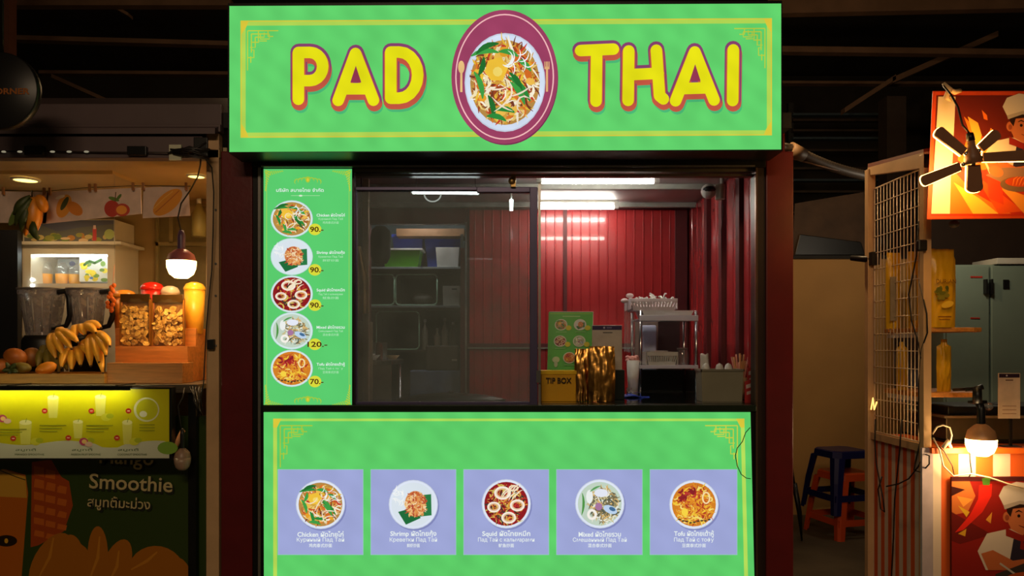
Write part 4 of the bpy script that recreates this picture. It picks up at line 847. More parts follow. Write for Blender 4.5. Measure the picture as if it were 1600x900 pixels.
bunch('green banana cluster lying low behind the bright yellow bunches', (78,545,4.28), ((60,575,4.16,-1),(76,580,4.15,0),(92,582,4.14,1),(105,578,4.16,1),(68,560,4.2,-1)), BANG)
bunch('yellow banana bunch at the back, arching above the tray', (86,520,4.3), ((88,560,4.16,-2),(100,556,4.15,-1),(112,545,4.15,0),(122,535,4.16,1),(104,528,4.22,1)))
bunch('yellow banana bunch in the middle of the pile with tips up', (118,545,4.26), ((96,574,4.12,-1),(112,578,4.11,0),(126,571,4.11,1),(140,556,4.13,2),(150,538,4.18,2)))
bunch('yellow banana bunch at the right end overhanging the tray edge', (140,522,4.28), ((142,572,4.09,0),(155,566,4.08,1),(166,556,4.08,2),(172,541,4.1,2),(161,583,4.06,1)))
bunch('small yellow hand of bananas topping the pile', (126,514,4.3), ((118,528,4.2,-1),(133,524,4.2,0),(150,520,4.18,1),(158,512,4.22,1)))
def fruit(name, x, y, rx, ry, d, m, lab, cat, rot=0):
    g = G().ball((0,0,0), 1, 18); c = P(x, y, d)
    g.v = [Vector(((v.x*rx*math.cos(rot)+v.z*ry*math.sin(rot)), v.y*min(rx, ry)*.9, (-v.x*rx*math.sin(rot)+v.z*ry*math.cos(rot))))*(d/F)+c for v in g.v]
    return obj(name, g, m, label=lab, cat=cat)
MG2 = mat('brown_mango_skin', (168, 92, 26), .45, 0, .3, 8)
fruit('mango', 24, 558, 18, 14, 4.16, MG2, 'orange brown mango near the left edge of the tray', 'mango', .3)
fruit('mango', 50, 558, 15, 15, 4.22, mat('dull_mango_skin', (140, 84, 28), .45, 0, .3, 8), 'dull brown mango right behind the leaf in the tray', 'mango')
fruit('mango', 32, 575, 17, 9, 4.12, BANG, 'green mango lying lowest in front in the tray', 'mango')
fruit('mango', 72, 576, 17, 10, 4.115, MANG, 'yellow orange mango low beside the green bananas', 'mango', -.35)
fruit('mango', 3, 572, 13, 12, 4.14, MG2, 'brown mango cut by the left edge of the picture', 'mango')
g = G()
for a in range(5): leaf(g, P(15, 577, 4.06), P(15+13*math.cos(a*1.26+.4), 577+12*math.sin(a*1.26+.4), 4.05), .012, .004)
lf = obj('leaf_sprig', g, LEAF, label='dark green star-shaped leaf sprig at the front of the fruit tray', cat='leaf'); lf.modifiers.new('s', 'SOLIDIFY').thickness = .002
# stepped wooden stand
st_ = thing('stepped_stand', (X(235, 4.2), .2, LZ), 'stepped orange wooden display stand at the right end of the counter', 'stand')
def woodbox(x0, x1, y, d0, d1, m=ORANGEW, nm='step'):
    a, b, z = X(x0, d0), X(x1, d0), Z(y, d0); y0, y1 = d0-4, d1-4; t = .012
    obj(nm, G().box(a, b, y0, y0+t, LZ, z).box(a, a+t, y0+t, y1, LZ, z).box(b-t, b, y0+t, y1, LZ, z).box(a+t, b-t, y0+t, y1, z-t-.03, z-.03), m, st_, bevel=.0015)
woodbox(167, 285, 567, 4.06, 4.2, WOOD); woodbox(180, 293, 541, 4.205, 4.36); woodbox(180, 306, 513, 4.365, 4.6)
def snackbag(x0, x1, y0, y1, d, lab, seed):
    t = thing('snack_pouch', P((x0+x1)/2, y1, d), lab, 'pouch', 'chip pouches on the wooden stand')
    pouch('film', x0, y0, x1, y1, d, .02, FILM, None, None, seed, .004, parent=t)
    b = P((x0+x1)/2, y1, d); W = (x1-x0)*d/F/2; H = (y1-y0)*d/F
    obj('top_seal', G().box(b.x-W, b.x+W, b.y+.012, b.y+.022, b.z+H-.045, b.z+H), mat('smoky_seal', (74, 50, 20), .25, .2), t, bevel=.002)
    obj('back_film', G().box(b.x-W*.98, b.x+W*.98, b.y+.034, b.y+.038, b.z, b.z+H-.02), mat('amber_film', (150, 92, 30), .3), t)
    for s in (-1, 1): obj('edge_seal', G().box(b.x+s*W-.004, b.x+s*W+.004, b.y+.012, b.y+.024, b.z+.004, b.z+H-.03), mat('amber_film', (150, 92, 30), .3), t)
    g = G(); R = random.Random(seed)
    for k in range(150):
        c = Vector((b.x+R.uniform(-W*.85, W*.85), b.y+.020+R.uniform(-.012, .008), b.z+.012+R.random()*(H*.7))); a = R.uniform(0, PI); r = R.uniform(.010, .02)
        n = Vector((R.uniform(-.6,.6), -1, R.uniform(-.6,.6))).normalized(); e1 = n.cross(Vector((math.cos(a),0,math.sin(a)))).normalized(); e2 = n.cross(e1)
        ring = [c+e1*r*math.cos(q*PI/4)+e2*r*.75*math.sin(q*PI/4)+n*.003*math.cos(q*PI/2) for q in range(8)]; g.add(ring+[q-n*.002 for q in ring], [tuple(range(8)), tuple(range(15, 7, -1))]+[(i, (i+1)%8, 8+(i+1)%8, 8+i) for i in range(8)])
    obj('banana_chips', g, mat('fried_chips', (246, 186, 88), .5, 0, .22, 30), t, kind='stuff')
snackbag(186, 232, 459, 540.5, 4.21, 'left clear pouch full of banana chips on the wooden stand', 2)
snackbag(236, 285, 460, 540.5, 4.215, 'right clear pouch full of banana chips on the wooden stand', 5)
zs = Z(513, 4.365)-.03
def cuplid(x, y0, y1, w, m, m2, lab, cat='cup', d=4.48, dome=True):
    c = Vector((X(x, d), d-4, zs)); r = w*d/F/2; H = Z(y0, d)-zs; q = 1-.045/H; t = thing('drink_cup', c, lab, cat)
    obj('cup_body', G().lathe([(.001,0),(r*.78,0),(r*.97,H*q),(r*.93,H*q),(.001,H*q)], c, 22), m, t)
    obj('dome_lid', G().lathe([(r,H*q),(r*1.05,H*q+.004),(r*.98,H-.028),(r*.78,H-.010),(r*.35,H),(.001,H)], c, 22), m2, t)
cuplid(195, 453, 0, 34, mat('orange_cup', (226,130,40),.4), mat('amber_lid', (236,150,50),.25), 'orange cup with amber lid behind the left chip pouch')
cuplid(238, 441, 0, 34, mat('red_cup', (214,40,26),.35), mat('red_lid', (226,40,24),.2), 'red domed cup behind the gap between the two chip pouches')
cuplid(266, 447, 0, 28, mat('cream_cup', (226,190,150),.4), mat('cream_lid', (228,200,170),.25), 'cream white domed cup behind the right chip pouch')
cuplid(304, 441, 0, 32, mat('yellow_cup', (244,176,50),.35), mat('yellow_lid', (248,190,60),.25), 'tall yellow cup at the right end of the wooden stand', d=4.42)
og = thing('hanging_ornament', P(172, 445, 4.3), 'small orange ornament hanging on a thread by the cooler’s right edge', 'ornament')
obj('thread', G().tube([P(179, 414, 4.3), (P(179, 0, 4.3).x, .3, Z(246, 4.0)-.02)], .001, 6), ALU, og)
g = G(); R = random.Random(1)
for k in range(14): 
    q = P(176-R.uniform(0,1)*9*(k/14)+R.uniform(-3,3), 446+k*3, 4.3); g.ball(q, .014, 8, (1,.7,1))
g.tube([P(179, 412, 4.3), P(176, 446, 4.3)], .001, 6)
obj('beads', g, mat('orange_beads', (232, 110, 26), .4), og)
# back-wall window shutter
sw = thing('wall_shutter', P(282, 500, 5.12), 'olive grey cupboard frame on the back wall right of the cooler', 'cupboard')
OL = mat('olive_board', (118, 104, 66), .6)
obj('panel_board', G().pb(243, 340, 324, 560, 5.12, 5.148), OL, sw); 
for q in ((243,378,324,384),(243,318,247,560),(264,340,270,380),(243,318,324,322)): obj('batten', G().pb(*q, 5.10, 5.12), mat('olive_batten', (142, 126, 84), .5), sw)
hbx = thing('spray_bottle', P(311, 340, 4.95), 'pale spray bottle hanging high near the right post', 'bottle'); obj('bottle_body', G().tube([P(311, 370, 4.9), P(311, 335, 4.9), P(311, 318, 4.9)], [.045,.045,.012], 14), mat('olive_glassy', (150, 138, 84), .3), hbx); obj('bottle_top', G().tube([P(311, 318, 4.9), P(311, 310, 4.9)], .014, 10), WHITE, hbx)
# lit bulb
def bulb(name, cx, y0, y1, yg, w, d, hc, lab, cord, em, sock=None, wg=None):
    t = thing(name, P(cx, y1, d), lab, 'light bulb'); r = w*d/F/2; c = P(cx, y1, d); H = (y1-y0)*d/F; hg = (y1-yg)*d/F
    obj('glow_dome', G().lathe([(.001,0),(r*.45,.002),(r*.8,hg*.25),(r*.97,hg*.6),(r,hg),(.001,hg)], c, 26), em, t)
    obj('housing', G().lathe([(r*1.0,hg),(r*.99,hg+.004),(r*.85,hg+(H-hg)*.55),(r*.45,hg+(H-hg)*.9),(r*.25,H),(.001,H)], c, 26), hc, t)
    obj('socket', G().lathe([(r*.27,H-.004),(r*.27,H+.07),(r*.16,H+.1),(.001,H+.1)], c, 14), sock or BLK_P, t)
    if cord: obj('cord', G().tube([c+Vector((0,0,H+.09))]+[P(*q) for q in cord], .004, 6), CORD, t)
    return t
bulb('hanging_bulb', 283.5, 389, 435, 408, 44, 4.1, mat('plum_housing', (150, 84, 90), .4), 'lit warm bulb with plum housing hanging at the right of the mango stall', [(278,340,4.1),(283,318,4.1),(297,298,4.08),(309,276,4.0),(313,258,3.93),(314,246,3.9)], BULB_E, mat('violet_socket', (84, 60, 92), .4))
lamp('bulb_glow', 'POINT', P(283.5, 440, 4.06), 5, WARM, .05)
# lit menu strip
MB = printed('backlit_yellow_film', .95, pattern=.0)
MD2 = 3.86
mbx = thing('smoothie_menu', P(120, 719, MD2), 'yellow lit menu strip of fruit smoothies under the mango counter', 'menu board')
obj('board_frame', G().pb(-80, 605, 268, 719, MD2, MD2+.05), BLACK, mbx, bevel=.002)
MY = printed('printed_yellow_menu', 0, .3, coat=.4)
p = Pr(MD2); p.rect(-80, 608, 264.5, 716, (206, 200, 16))
wave = [(-80,716)]+[(x, 692+3.5*math.sin(x*.045)+(4 if 150 < x < 190 else 0)) for x in range(-80, 266, 12)]+[(264.5,692),(264.5,716)]
p.poly(wave, (206, 208, 186)); p.ell(262, 700, 16, 10, (130, 170, 60), 16)
def cup(x, y, w, h): p.poly([(x-w*.36,y+h/2),(x+w*.36,y+h/2),(x+w/2,y-h/2),(x-w/2,y-h/2)], (222, 218, 100)); p.ell(x, y-h/2, w/2, h*.12, (236, 232, 160), 12); p.rib([(x, y-h/2), (x+2, y-h*.7)], 1, (150,160,60))
for x, y, w, h in ((40,677,20,34),(83,637,18,32),(157,635,18,30),(122,672,16,26),(199,677,16,34)): cup(x, y, w, h)
p.ell(229, 640, 20, 19, (226, 226, 190), 30); p.ell(230, 640, 17, 16.5, (200, 200, 30), 28); p.ell(224, 647, 6, 5, (232, 232, 210), 12)
for x, y in ((56,690),(166,652),(136,690),(210,690)): p.ell(x, y, 8, 6, (216, 214, 60), 14); p.ell(x+6, y-2, 6, 4, (180,190,40), 12)
for x, y in ((4,654),(131,690)): p.ell(x, y, 7, 6, (190,70,110), 14); p.ell(x+1, y, 4, 3.5, (240,200,120), 12); p.ell(x+8, y+4, 6, 4, (226,190,170), 12)
for x, y in ((70,642),(21,685),(143,642),(107,684),(183,684),(201,642)): p.ell(x, y, 4.6, 4.2, (204,60,40), 14); p.rect(x-2, y-.6, x+2, y+.7, (250,220,210))
for x, y in ((62,664),(135,664),(218,663),(0,670)):
    for k in range(3): p.rect(x, y+k*4.6, x+42-k*7 if x < 200 else x+24, y+k*4.6+1.3, (140, 150, 40))
obj('menu_print', p, MY, mbx)
TG = mat('dark_green_print', (60, 90, 30), .6)
for x, tx in ((47, 'MANGO SMOOTHIE'), (135, 'PASSION FRUIT SMOOTHIE'), (207, 'COCONUT SMOOTHIE')):
    text('สมูทตี้', x-6, 703, 3.4, MD2, TG, mbx, w=32); text(tx, x, 710, 3, MD2, TG, mbx, w=46)
lt_ = thing('menu_fill', P(90, 605.5, 3.83), 'added glow bar under the counter edge brightening the yellow menu', 'light')  # added strip stands in for the menu's inner light; its lip hides it
obj('bar', G().box(X(-80, 3.8), X(205, 3.8), -.205, -.19, Z(606, 3.8), Z(603, 3.8)), BLACK, lt_); obj('glow_strip', G().box(X(-80, 3.8), X(198, 3.8), -.202, -.192, Z(606, 3.8)-.003, Z(606, 3.8)-.0005), emit('strip_glow', (255, 250, 190), 40), lt_)
obj('bar_lip', G().box(X(-80, 3.8), X(205, 3.8), -.209, -.206, Z(606, 3.8)-.012, Z(603, 3.8)), BLACK, lt_)
obj('arm', G().box(X(10, 3.8), X(14, 3.8), -.2, -.02, Z(603, 3.8), Z(601.5, 3.8)), BLACK, lt_); obj('arm', G().box(X(180, 3.8), X(184, 3.8), -.2, -.02, Z(603, 3.8), Z(601.5, 3.8)), BLACK, lt_)
# poster on the stall front
PO = printed('printed_poster', 0, .35, coat=.2); pd = 4.05
pb_ = thing('mango_poster', P(150, 1000, pd), 'dark green poster lettered Mango Smoothie on the stall front', 'poster')
obj('board', G().pb(-150, 650, 322, 1003, pd, pd+.03), mat('poster_board', (50, 60, 20)), pb_)
p = Pr(pd); p.rect(-150, 650, 322, 1003, (50, 70, 22))
p.poly([(-40,742),(8,733),(40,742),(44,770),(26,1003),(-150,1003),(-150,742)], (196,104,18)); p.poly([(-40,745),(5,733),(40,745),(42,778),(-40,774)], (214,160,56)); p.rib([(0,735),(25,745),(40,750)], 1.5, (80,70,30))
p.ell(10, 845, 17, 9, (40,24,10), 24); p.ell(10, 845, 3, 4, (230,170,40), 10)
mg = [(50,722),(80,718),(96,745),(108,752),(114,790),(100,830),(60,852),(48,855)]; p.poly([(x, y) for x, y in mg], (172,72,16))
for ix in range(3):
    for iy in range(6): p.poly([(53+ix*19+(iy%2)*2, 728+iy*20+ix*5),(69+ix*18,731+iy*20+ix*5),(69+ix*17,745+iy*19+ix*4),(53+ix*18,742+iy*19+ix*4)] if not (ix == 2 and iy in (0, 5)) else [(90,760),(100,762),(100,770),(90,768)], (206,104,28))
for c_ in ((80,880,28,52,.5),(112,865,18,30,-.1),(104,905,40,60,.3),(153,868,16,46,.0),(180,890,22,50,.35),(170,930,70,60,0),(140,900,50,40,0),(245,895,45,42,.3),(225,925,60,50,0),(275,930,30,60,0)):
    p.ell(*c_[:4], (180,108,20), 26, c_[4])
for a, b in (((62,900),(84,840)),((140,905),(156,838)),((170,910),(186,860)),((205,890),(246,862))): p.rib([a, ((a[0]+b[0])/2+5, (a[1]+b[1])/2), b], 5, (206,134,36), True)
obj('poster_print', p, PO, pb_)
TY = mat('cream_print', (206, 188, 134), .5); TSH = mat('dark_print', (24, 30, 8), .6)
for (s, x, y, h, w_, r) in (('Mango', 199, 717, 24, 84, -.04), ('Smoothie', 206, 754, 23, 130, -.05), ('สมูทตี้มะม่วง', 187, 787, 14, 98, -.05)):
    text(s, x+2.5, y+3, h, pd, TSH, pb_, w=w_, bold=.035, rot=r, k=.007); text(s, x, y, h, pd, TY, pb_, w=w_, bold=.012, rot=r, k=.009)
bulb('unlit_bulb', 285, 700, 735, 715, 25, 3.9, mat('dull_bulb_neck', (150, 120, 100), .4), 'unlit frosted bulb hanging beside the yellow menu', [(284,680,3.9),(281,655,3.9),(278,635,3.9),(286,620,3.9),(288,606,3.95)], mat('frosted_glass', (160, 132, 112), .35))
obj('paper_roll', G().tube([P(267, 714, 3.9), P(286, 672, 3.92)], .013, 12), mat('tan_paper_roll', (196, 140, 90), .6), label='short tan paper roll stuck at the right end of the yellow menu', cat='roll')
g = G(); R = random.Random(9)
for k in range(4): g.tube([P(296+k*5, 604, 3.96), P(308+R.uniform(-6,4), 625, 3.93), P(312+R.uniform(-4,4), 645+k*3, 3.94), P(300+k*5, 606, 3.98)], .003, 6)
obj('wire_tangle', g, CORD, label='tangle of dark wires under the right end of the mango counter', cat='wire')
# round black sign, top left
rs_ = thing('round_sign', P(3, 193, 3.5), 'round black hanging sign with worn orange letters at the far left', 'sign')
g = G().lathe([(.001,-.02),(.17,-.02),(.175,-.015),(.175,.015),(.17,.02),(.001,.02)], (0,0,0), 40); g.v = [Vector((v.x, v.z, v.y))+P(3, 143, 3.5) for v in g.v]
obj('disc', g, BLK_P, rs_); text('CORNER', 18, 145, 9, 3.5, mat('orange_print', (150, 84, 24), .5), rs_, w=66, bold=.03, k=.022)
obj('hanger', G().tube([P(3, 86, 3.5), (P(3, 0, 3.5).x, -.5, 5.99)], .008, 6), BLACK, rs_)
struct('trim_19', G().box(X(-20, 6.4), X(14, 6.4), 2.4, 2.5, 0, 6), mat('rust_column', (92, 50, 30), .7))

# ============================================================= HALL BACKGROUND
BM = mat('dusty_beam', (112, 84, 62), .6, 0, .2, 4)
def beam(x0, y0, x1, y1, th, d, lab, m=BM, d1=None):
    a, b = P(x0, y0, d), P(x1, y1, d1 or d); h = th*d/F/2
    g = G().hexa([a+Vector((0,0,-h)), b+Vector((0,0,-h)), b+Vector((0,.1,-h)), a+Vector((0,.1,-h))], [a+Vector((0,0,h)), b+Vector((0,0,h)), b+Vector((0,.1,h)), a+Vector((0,.1,h))])
    return obj('roof_beam', g, m, label=lab, cat='beam', group='beams of the dark market hall')
beam(-60, 3, 360, 3, 10, 7.5, 'brown roof beam along the very top left of the picture')
beam(20, 58, 380, 68, 7, 8.0, 'long thin steel beam at upper left, highest lit one over the mango awning')
beam(60, 112, 380, 114, 5, 8.6, 'thin dim beam halfway between the upper beam and the mango awning')
beam(80, 118, 165, 156, 6, 8.4, 'short slanting brace above the mango awning')
beam(150, -6, 200, 22, 5, 7.6, 'short brace at the top edge, upper left')
beam(1200, 10, 1680, 0, 22, 7.5, 'wide brown beam along the top right edge')
beam(1210, 76, 1680, 82, 9, 8.0, 'long steel beam at upper right, above the flame sign')
beam(1210, 128, 1680, 130, 4, 8.8, 'thin dim beam behind the top of the flame sign')
beam(1395, 125, 1560, 52, 9, 8.2, 'long slanting brace at the upper right')
beam(1320, 172, 1400, 120, 8, 8.2, 'short slanting brace left of the flame sign')
LOU = mat('dull_louvre', (70, 58, 48), .45, .3, .2, 6)
lv = thing('louvre_stack', (X(1310, 9.0), 5.0, 0), 'stack of dim horizontal louvres behind the gap right of the kiosk', 'louvre')
struct('trim_20', G().pb(1386, 150, 1416, 420, 8.3, 8.5), mat('dark_column', (58, 44, 34), .7))
for x in (1236, 1384): obj('side_post', G().box(X(x, 9)-.03, X(x, 9)+.03, 5.0, 5.06, 0, Z(160, 9)), DARK, lv)
for k, y in enumerate((178, 187, 203, 215, 234, 262, 280, 298, 330)):
    a = G().box(X(1236, 9), X(1384, 9), 4.98-.05, 5.02, Z(y, 9)-.035, Z(y, 9)-.01); obj('slat', a, LOU if k % 3 else mat('blue_louvre', (60, 74, 84), .4), lv)
# clutter above the tan wall
struct('wall_passage', G().box(X(1200, 7), X(1470, 7), 3.0, 3.1, 0, Z(403, 7)), TANW)
obj('cap_rail', G().pb(1236, 399, 1470, 404, 6.98, 7.1), DARK, bpy.data.objects['wall_passage'])
WZ = Z(399, 6.98)
clt = obj('stored_sheets', G().hexa([P(1238,398,7.02),P(1355,399,7.02),P(1355,398,7.09),P(1238,398,7.09)], [P(1242,318,7.02),P(1350,300,7.02),P(1350,300,7.09),P(1242,318,7.09)]), mat('brown_tarp', (72, 52, 36), .7, 0, .3, 5, .5, 10), label='brown tarpaulin sheets stored on top of the tan wall', cat='tarpaulin')
dbx = obj('dark_case', G().hexa([P(1242,398.5,6.99),P(1352,398.5,6.99),P(1352,398.5,7.01),P(1242,398.5,7.01)], [P(1250,366,6.99),P(1345,378,6.99),P(1345,378,7.01),P(1250,366,7.01)]), BLK_P, label='low black case lying on top of the tan wall', cat='case', bevel=.005)
dct = thing('ribbed_duct', P(1300, 262, 5.5), 'grey ribbed hose running from the red post to the mesh stall', 'hose')
pts = [P(1236+120*t, 232+42*t+6*math.sin(t*3), 5.2+.3*t) for t in [i/60 for i in range(61)]]
obj('hose', G().tube(pts, [.030+.006*(i % 2) for i in range(61)], 10), mat('grey_hose', (84, 74, 64), .5), dct); obj('hose_mouth', G().tube([P(1234,234,5.19), P(1256,243,5.22)], [.055,.045], 14), mat('tan_cuff', (88, 66, 44), .5), dct)
obj('wall_end', G().tube([(1.476, 1.0, P(0, 226, 5.1).z), P(1238,232,5.19)], .03, 12), mat('grey_hose', (84, 74, 64), .5), dct)
obj('support_wire', G().tube([P(1240,248,5.2), P(1290,262,5.3), P(1356,276,5.5)], .006, 6), BM, dct)

# ============================================================= STOOLS
def stool(m, cx, cy, z0, s, hgt, lab, rot=0):
    t = thing('plastic_stool', (cx, cy, z0), lab, 'stool', 'stacked plastic stools in the passage'); a = .15*s; b = .205*s; cr, sr = math.cos(rot), math.sin(rot)
    def W(x, y, z): return Vector((cx+x*cr-y*sr, cy+x*sr+y*cr, z0+z))
    def ring(q, z, c=.3):
        k = q*(1-c); return [W(*v, z) for v in ((q,-k),(q,k),(k,q),(-k,q),(-q,k),(-q,-k),(-k,-q),(k,-q))]
    g = G(); R_ = [ring(a*.93, hgt), ring(a, hgt-.008), ring(a*1.04, hgt-.06)]
    V = sum(R_, []); g.add(V, [tuple(range(8))]+[(8*r+i, 8*r+8+i, 8*r+8+(i+1)%8, 8*r+(i+1)%8) for r in range(2) for i in range(8)])
    o = obj('seat', g, m, t); o.modifiers.new('s', 'SOLIDIFY').thickness = .005
    for sx, sy in ((1,1),(1,-1),(-1,1),(-1,-1)):
        g = G(); lv_ = []
        for z, q, wd in ((hgt-.055, a*1.035, .075*s), (hgt*.5, (a+b)/2+.004, .062*s), (.0, b, .05*s)):
            lv_.append([W(sx*(q-wd), sy*q, z), W(sx*(q-wd*.3), sy*q, z), W(sx*q, sy*(q-wd*.3), z), W(sx*q, sy*(q-wd), z)])
        V = sum(lv_, []); g.add(V, [(4*r+i, 4*r+i+1, 4*r+5+i, 4*r+4+i) for r in range(2) for i in range(3)])
        o = obj('leg', g, m, t); o.modifiers.new('s', 'SOLIDIFY').thickness = .006
    z = hgt*.26; q = a+(b-a)*.74
    for (x0, y0, x1, y1) in ((-1,-1,1,-1),(1,-1,1,1),(1,1,-1,1),(-1,1,-1,-1)):
        g = G().add([W(x0*q, y0*q, z-.025), W(x1*q, y1*q, z-.025), W(x1*q*.98, y1*q*.98, z+.025), W(x0*q*.98, y0*q*.98, z+.025)], [(0,1,2,3)])
        o = obj('stretcher', g, m, t); o.modifiers.new('s', 'SOLIDIFY').thickness = .006
    return t
SX = X(1322, 6.2)
stool(mat('orange_stool_plastic', (226, 84, 30), .35, 0, .06, 5), SX+.03, 2.3, 0, 1.12, .52, 'orange plastic stool underneath the blue stool in the passage', .25)
stool(mat('navy_stool_plastic', (26, 28, 88), .35, 0, .06, 5), SX, 2.3, .20, 1.1, .5, 'dark blue plastic stool stacked on the orange one in the passage', .25)
obj('leaning_umbrella', G().tube([P(1241, 755, 6.0), P(1249, 800, 6.0), P(1253, 845, 6.0)], [.022,.02,.006], 8).tube([P(1241, 755, 6.0), P(1236, 720, 6.0)], .008, 6), BLK_P, label='dark closed umbrella leaning behind the right red post', cat='umbrella')

# ============================================================= RIGHT STALL
ORG = mat('orange_sheet_paint', (232, 104, 30), .45, 0, .08, 6)
RXI = 2.05        # plane of the mesh side
rd0, rd1 = 3.82, 4.42
pxw = lambda v: v
struct('trim_21', G().pb(1443, 240, 1455.5, 1003, 3.80, 3.84), BEI2, bevel=.002)
struct('trim_22', G().pb(1356, 264, 1368, 1003, 4.40, 4.44), BEI2, bevel=.002)
tf = thing('stall_roof_edge', P(1400, 262, 4.1), 'sloping beige roof frame above the wire mesh of the right stall', 'roof frame')
obj('top_rail', G().hexa([P(1443,262,3.8),P(1455,262,3.8),P(1367,274,4.42),P(1356,274,4.42)], [P(1443,238,3.8),P(1455,236,3.8),P(1367,262,4.42),P(1356,262,4.42)]), BEI2, tf)
obj('roof_board', G().hexa([P(1443,238,3.8),P(1455,236,3.8),P(1367,262,4.42),P(1356,262,4.42)], [P(1443,233,3.8),P(1455,231,3.8),P(1367,256,4.42),P(1356,256,4.42)]), mat('rust_roof', (120, 52, 30), .6), tf)
# wire mesh
mx = (X(1440, 3.86)+X(1368, 4.39))/2
zb0, zt0 = Z(692, 3.86), Z(262, 3.86)
ms = thing('wire_mesh_panel', (mx, .1, zb0), 'white wire mesh panel forming the side of the right stall', 'wire mesh')
WIRE = mat('white_coated_wire', (226, 204, 176), .35, .2, .05, 10)
y0_, y1_ = -.13, .38
for (a, b) in (((y0_, zb0), (y0_, zt0)), ((y1_, zb0), (y1_, zt0)), ((y0_, zb0), (y1_, zb0)), ((y0_, zt0), (y1_, zt0))): obj('frame_bar', G().tube([(mx, *a), (mx, *b)], .0045, 8), WIRE, ms)
NV, NH = 14, 15
for i in range(1, NV): y = y0_+(y1_-y0_)*i/NV; obj('wire', G().tube([(mx, y, zb0), (mx, y, zt0)], .0026, 6), WIRE, ms)
for i in range(1, NH): z = zb0+(zt0-zb0)*i/NH; obj('wire', G().tube([(mx-.004, y0_, z), (mx-.004, y1_, z)], .0024, 6), WIRE, ms)
for y, z in ((y0_+.02, Z(690,3.86)), (.2, Z(676, 4.1))): pass
obj('bottom_rail', G().box(mx-.015, mx+.02, -.16, .42, zb0-.045, zb0-.006), BEI2, ms)
# shelves inside and pouches
PWOOD = mat('honey_wood', (206, 140, 66), .45, 0, .18, 8, .08, 30, stretch=(8, 1, 8))
zs1 = Z(512, 3.95)
sh1 = thing('wood_shelf', (2.3, .1, zs1), 'upper honey wood shelf holding the yellow pouches', 'shelf')
g = G(); prof = [(mx+.03, -.10), (2.36, -.10), (2.415, -.075), (2.44, -.02), (2.44, .33), (mx+.03, .33)]
g.add([(x, y, zs1-.022) for x, y in prof]+[(x, y, zs1) for x, y in prof], [tuple(range(5,-1,-1)), tuple(range(6,12))]+[(i,(i+1)%6,6+(i+1)%6,6+i) for i in range(6)])
obj('board', g, PWOOD, sh1, bevel=.003); obj('bracket', G().box(mx+.035, mx+.06, -.08, .31, zs1-.05, zs1-.023), WHITE, sh1)
zs2 = Z(612, 4.0)
sh2 = thing('wood_shelf', (2.3, .1, zs2), 'lower honey wood shelf above the serving counter', 'shelf')
obj('board', G().box(mx+.03, 2.42, -.07, .34, zs2-.025, zs2), PWOOD, sh2, bevel=.003); obj('bracket', G().box(mx+.035, mx+.06, -.05, .31, zs2-.05, zs2-.026), WHITE, sh2)
DUR = mat('yellow_pouch', (232, 178, 26), .35, 0, .12, 7)
DG = mat('olive_durian_print', (104, 96, 24), .5); DB = mat('brown_letter_print', (120, 70, 14), .5)
pz = 512.0
def durian(x0, y0, x1, d, lab, seed):
    zz = zs1; y1 = HOR+(EYE-zs1)*F/d
    t = thing('snack_pouch', P((x0+x1)/2, y1, d), lab, 'pouch', 'yellow fruit pouches on the upper shelf')
    pouch('pouch_body', x0, y0, x1, y1, d, .028, DUR, None, None, seed, .006, parent=t, topw=.9)
    return t, y1
t, y1 = durian(1456, 388, 1498, 3.88, 'large yellow pouch lettered DURIAN, front one right of the wooden post', 3)
text('DURIAN', 1476, 440, 6.5, 3.88, DB, t, w=31, k=.014)
p = Pr(3.88); p.k = .014; R = random.Random(5)
for k in range(22): p.ell(1470+R.uniform(-9,8), 458+R.uniform(-10,10), R.uniform(2,4.5), R.uniform(2,4), R.choice([(110,110,30),(140,130,40),(90,90,26)]), 9)
p.ell(1478, 476, 10, 5, (244,200,60), 16, -.3); p.rect(1463, 494, 1484, 496, (150,90,20)); p.rect(1465, 499, 1482, 500.4, (150,90,20)); obj('pouch_print', p, printed('pouch_print_ink', 0, .4), t)
for x0, y0, x1, d, lab, s in ((1388, 394, 1412, 4.16, 'yellow pouch behind the mesh, the left one with a grey side', 6), (1420, 392, 1441, 4.05, 'yellow pouch behind the mesh, next to the wooden post', 8)):
    t, y1 = durian(x0, y0, x1, d, lab, s); b = P(x0+6, y1-12, d)
    obj('grey_side', G().box(b.x-.016, b.x+.014, b.y-.016, b.y-.010, b.z, b.z+.24), mat('greyish_label', (150, 136, 112), .5), t)
def fpouch(x0, y0, x1, d, lab, s):
    y1 = HOR+(EYE-zs2)*F/d; t = thing('slim_pouch', P((x0+x1)/2, y1, d), lab, 'pouch', 'slim yellow pouches on the lower shelf')
    pouch('pouch_body', x0, y0, x1, y1, d, .022, DUR, None, None, s, .008, parent=t, topw=.45)
fpouch(1467, 530, 1490, 4.0, 'slim yellow pouch on the lower shelf right of the wooden post', 3); fpouch(1403, 534, 1422, 4.12, 'slim yellow pouch on the lower shelf behind the mesh', 4)
obj('grey_board', G().box(mx+.10, mx+.3, .36, .37, zs2-.08, zs1-.03), mat('blue_grey_panel', (96, 104, 120), .5), label='blue grey board under the upper shelf behind the wooden post', cat='board')
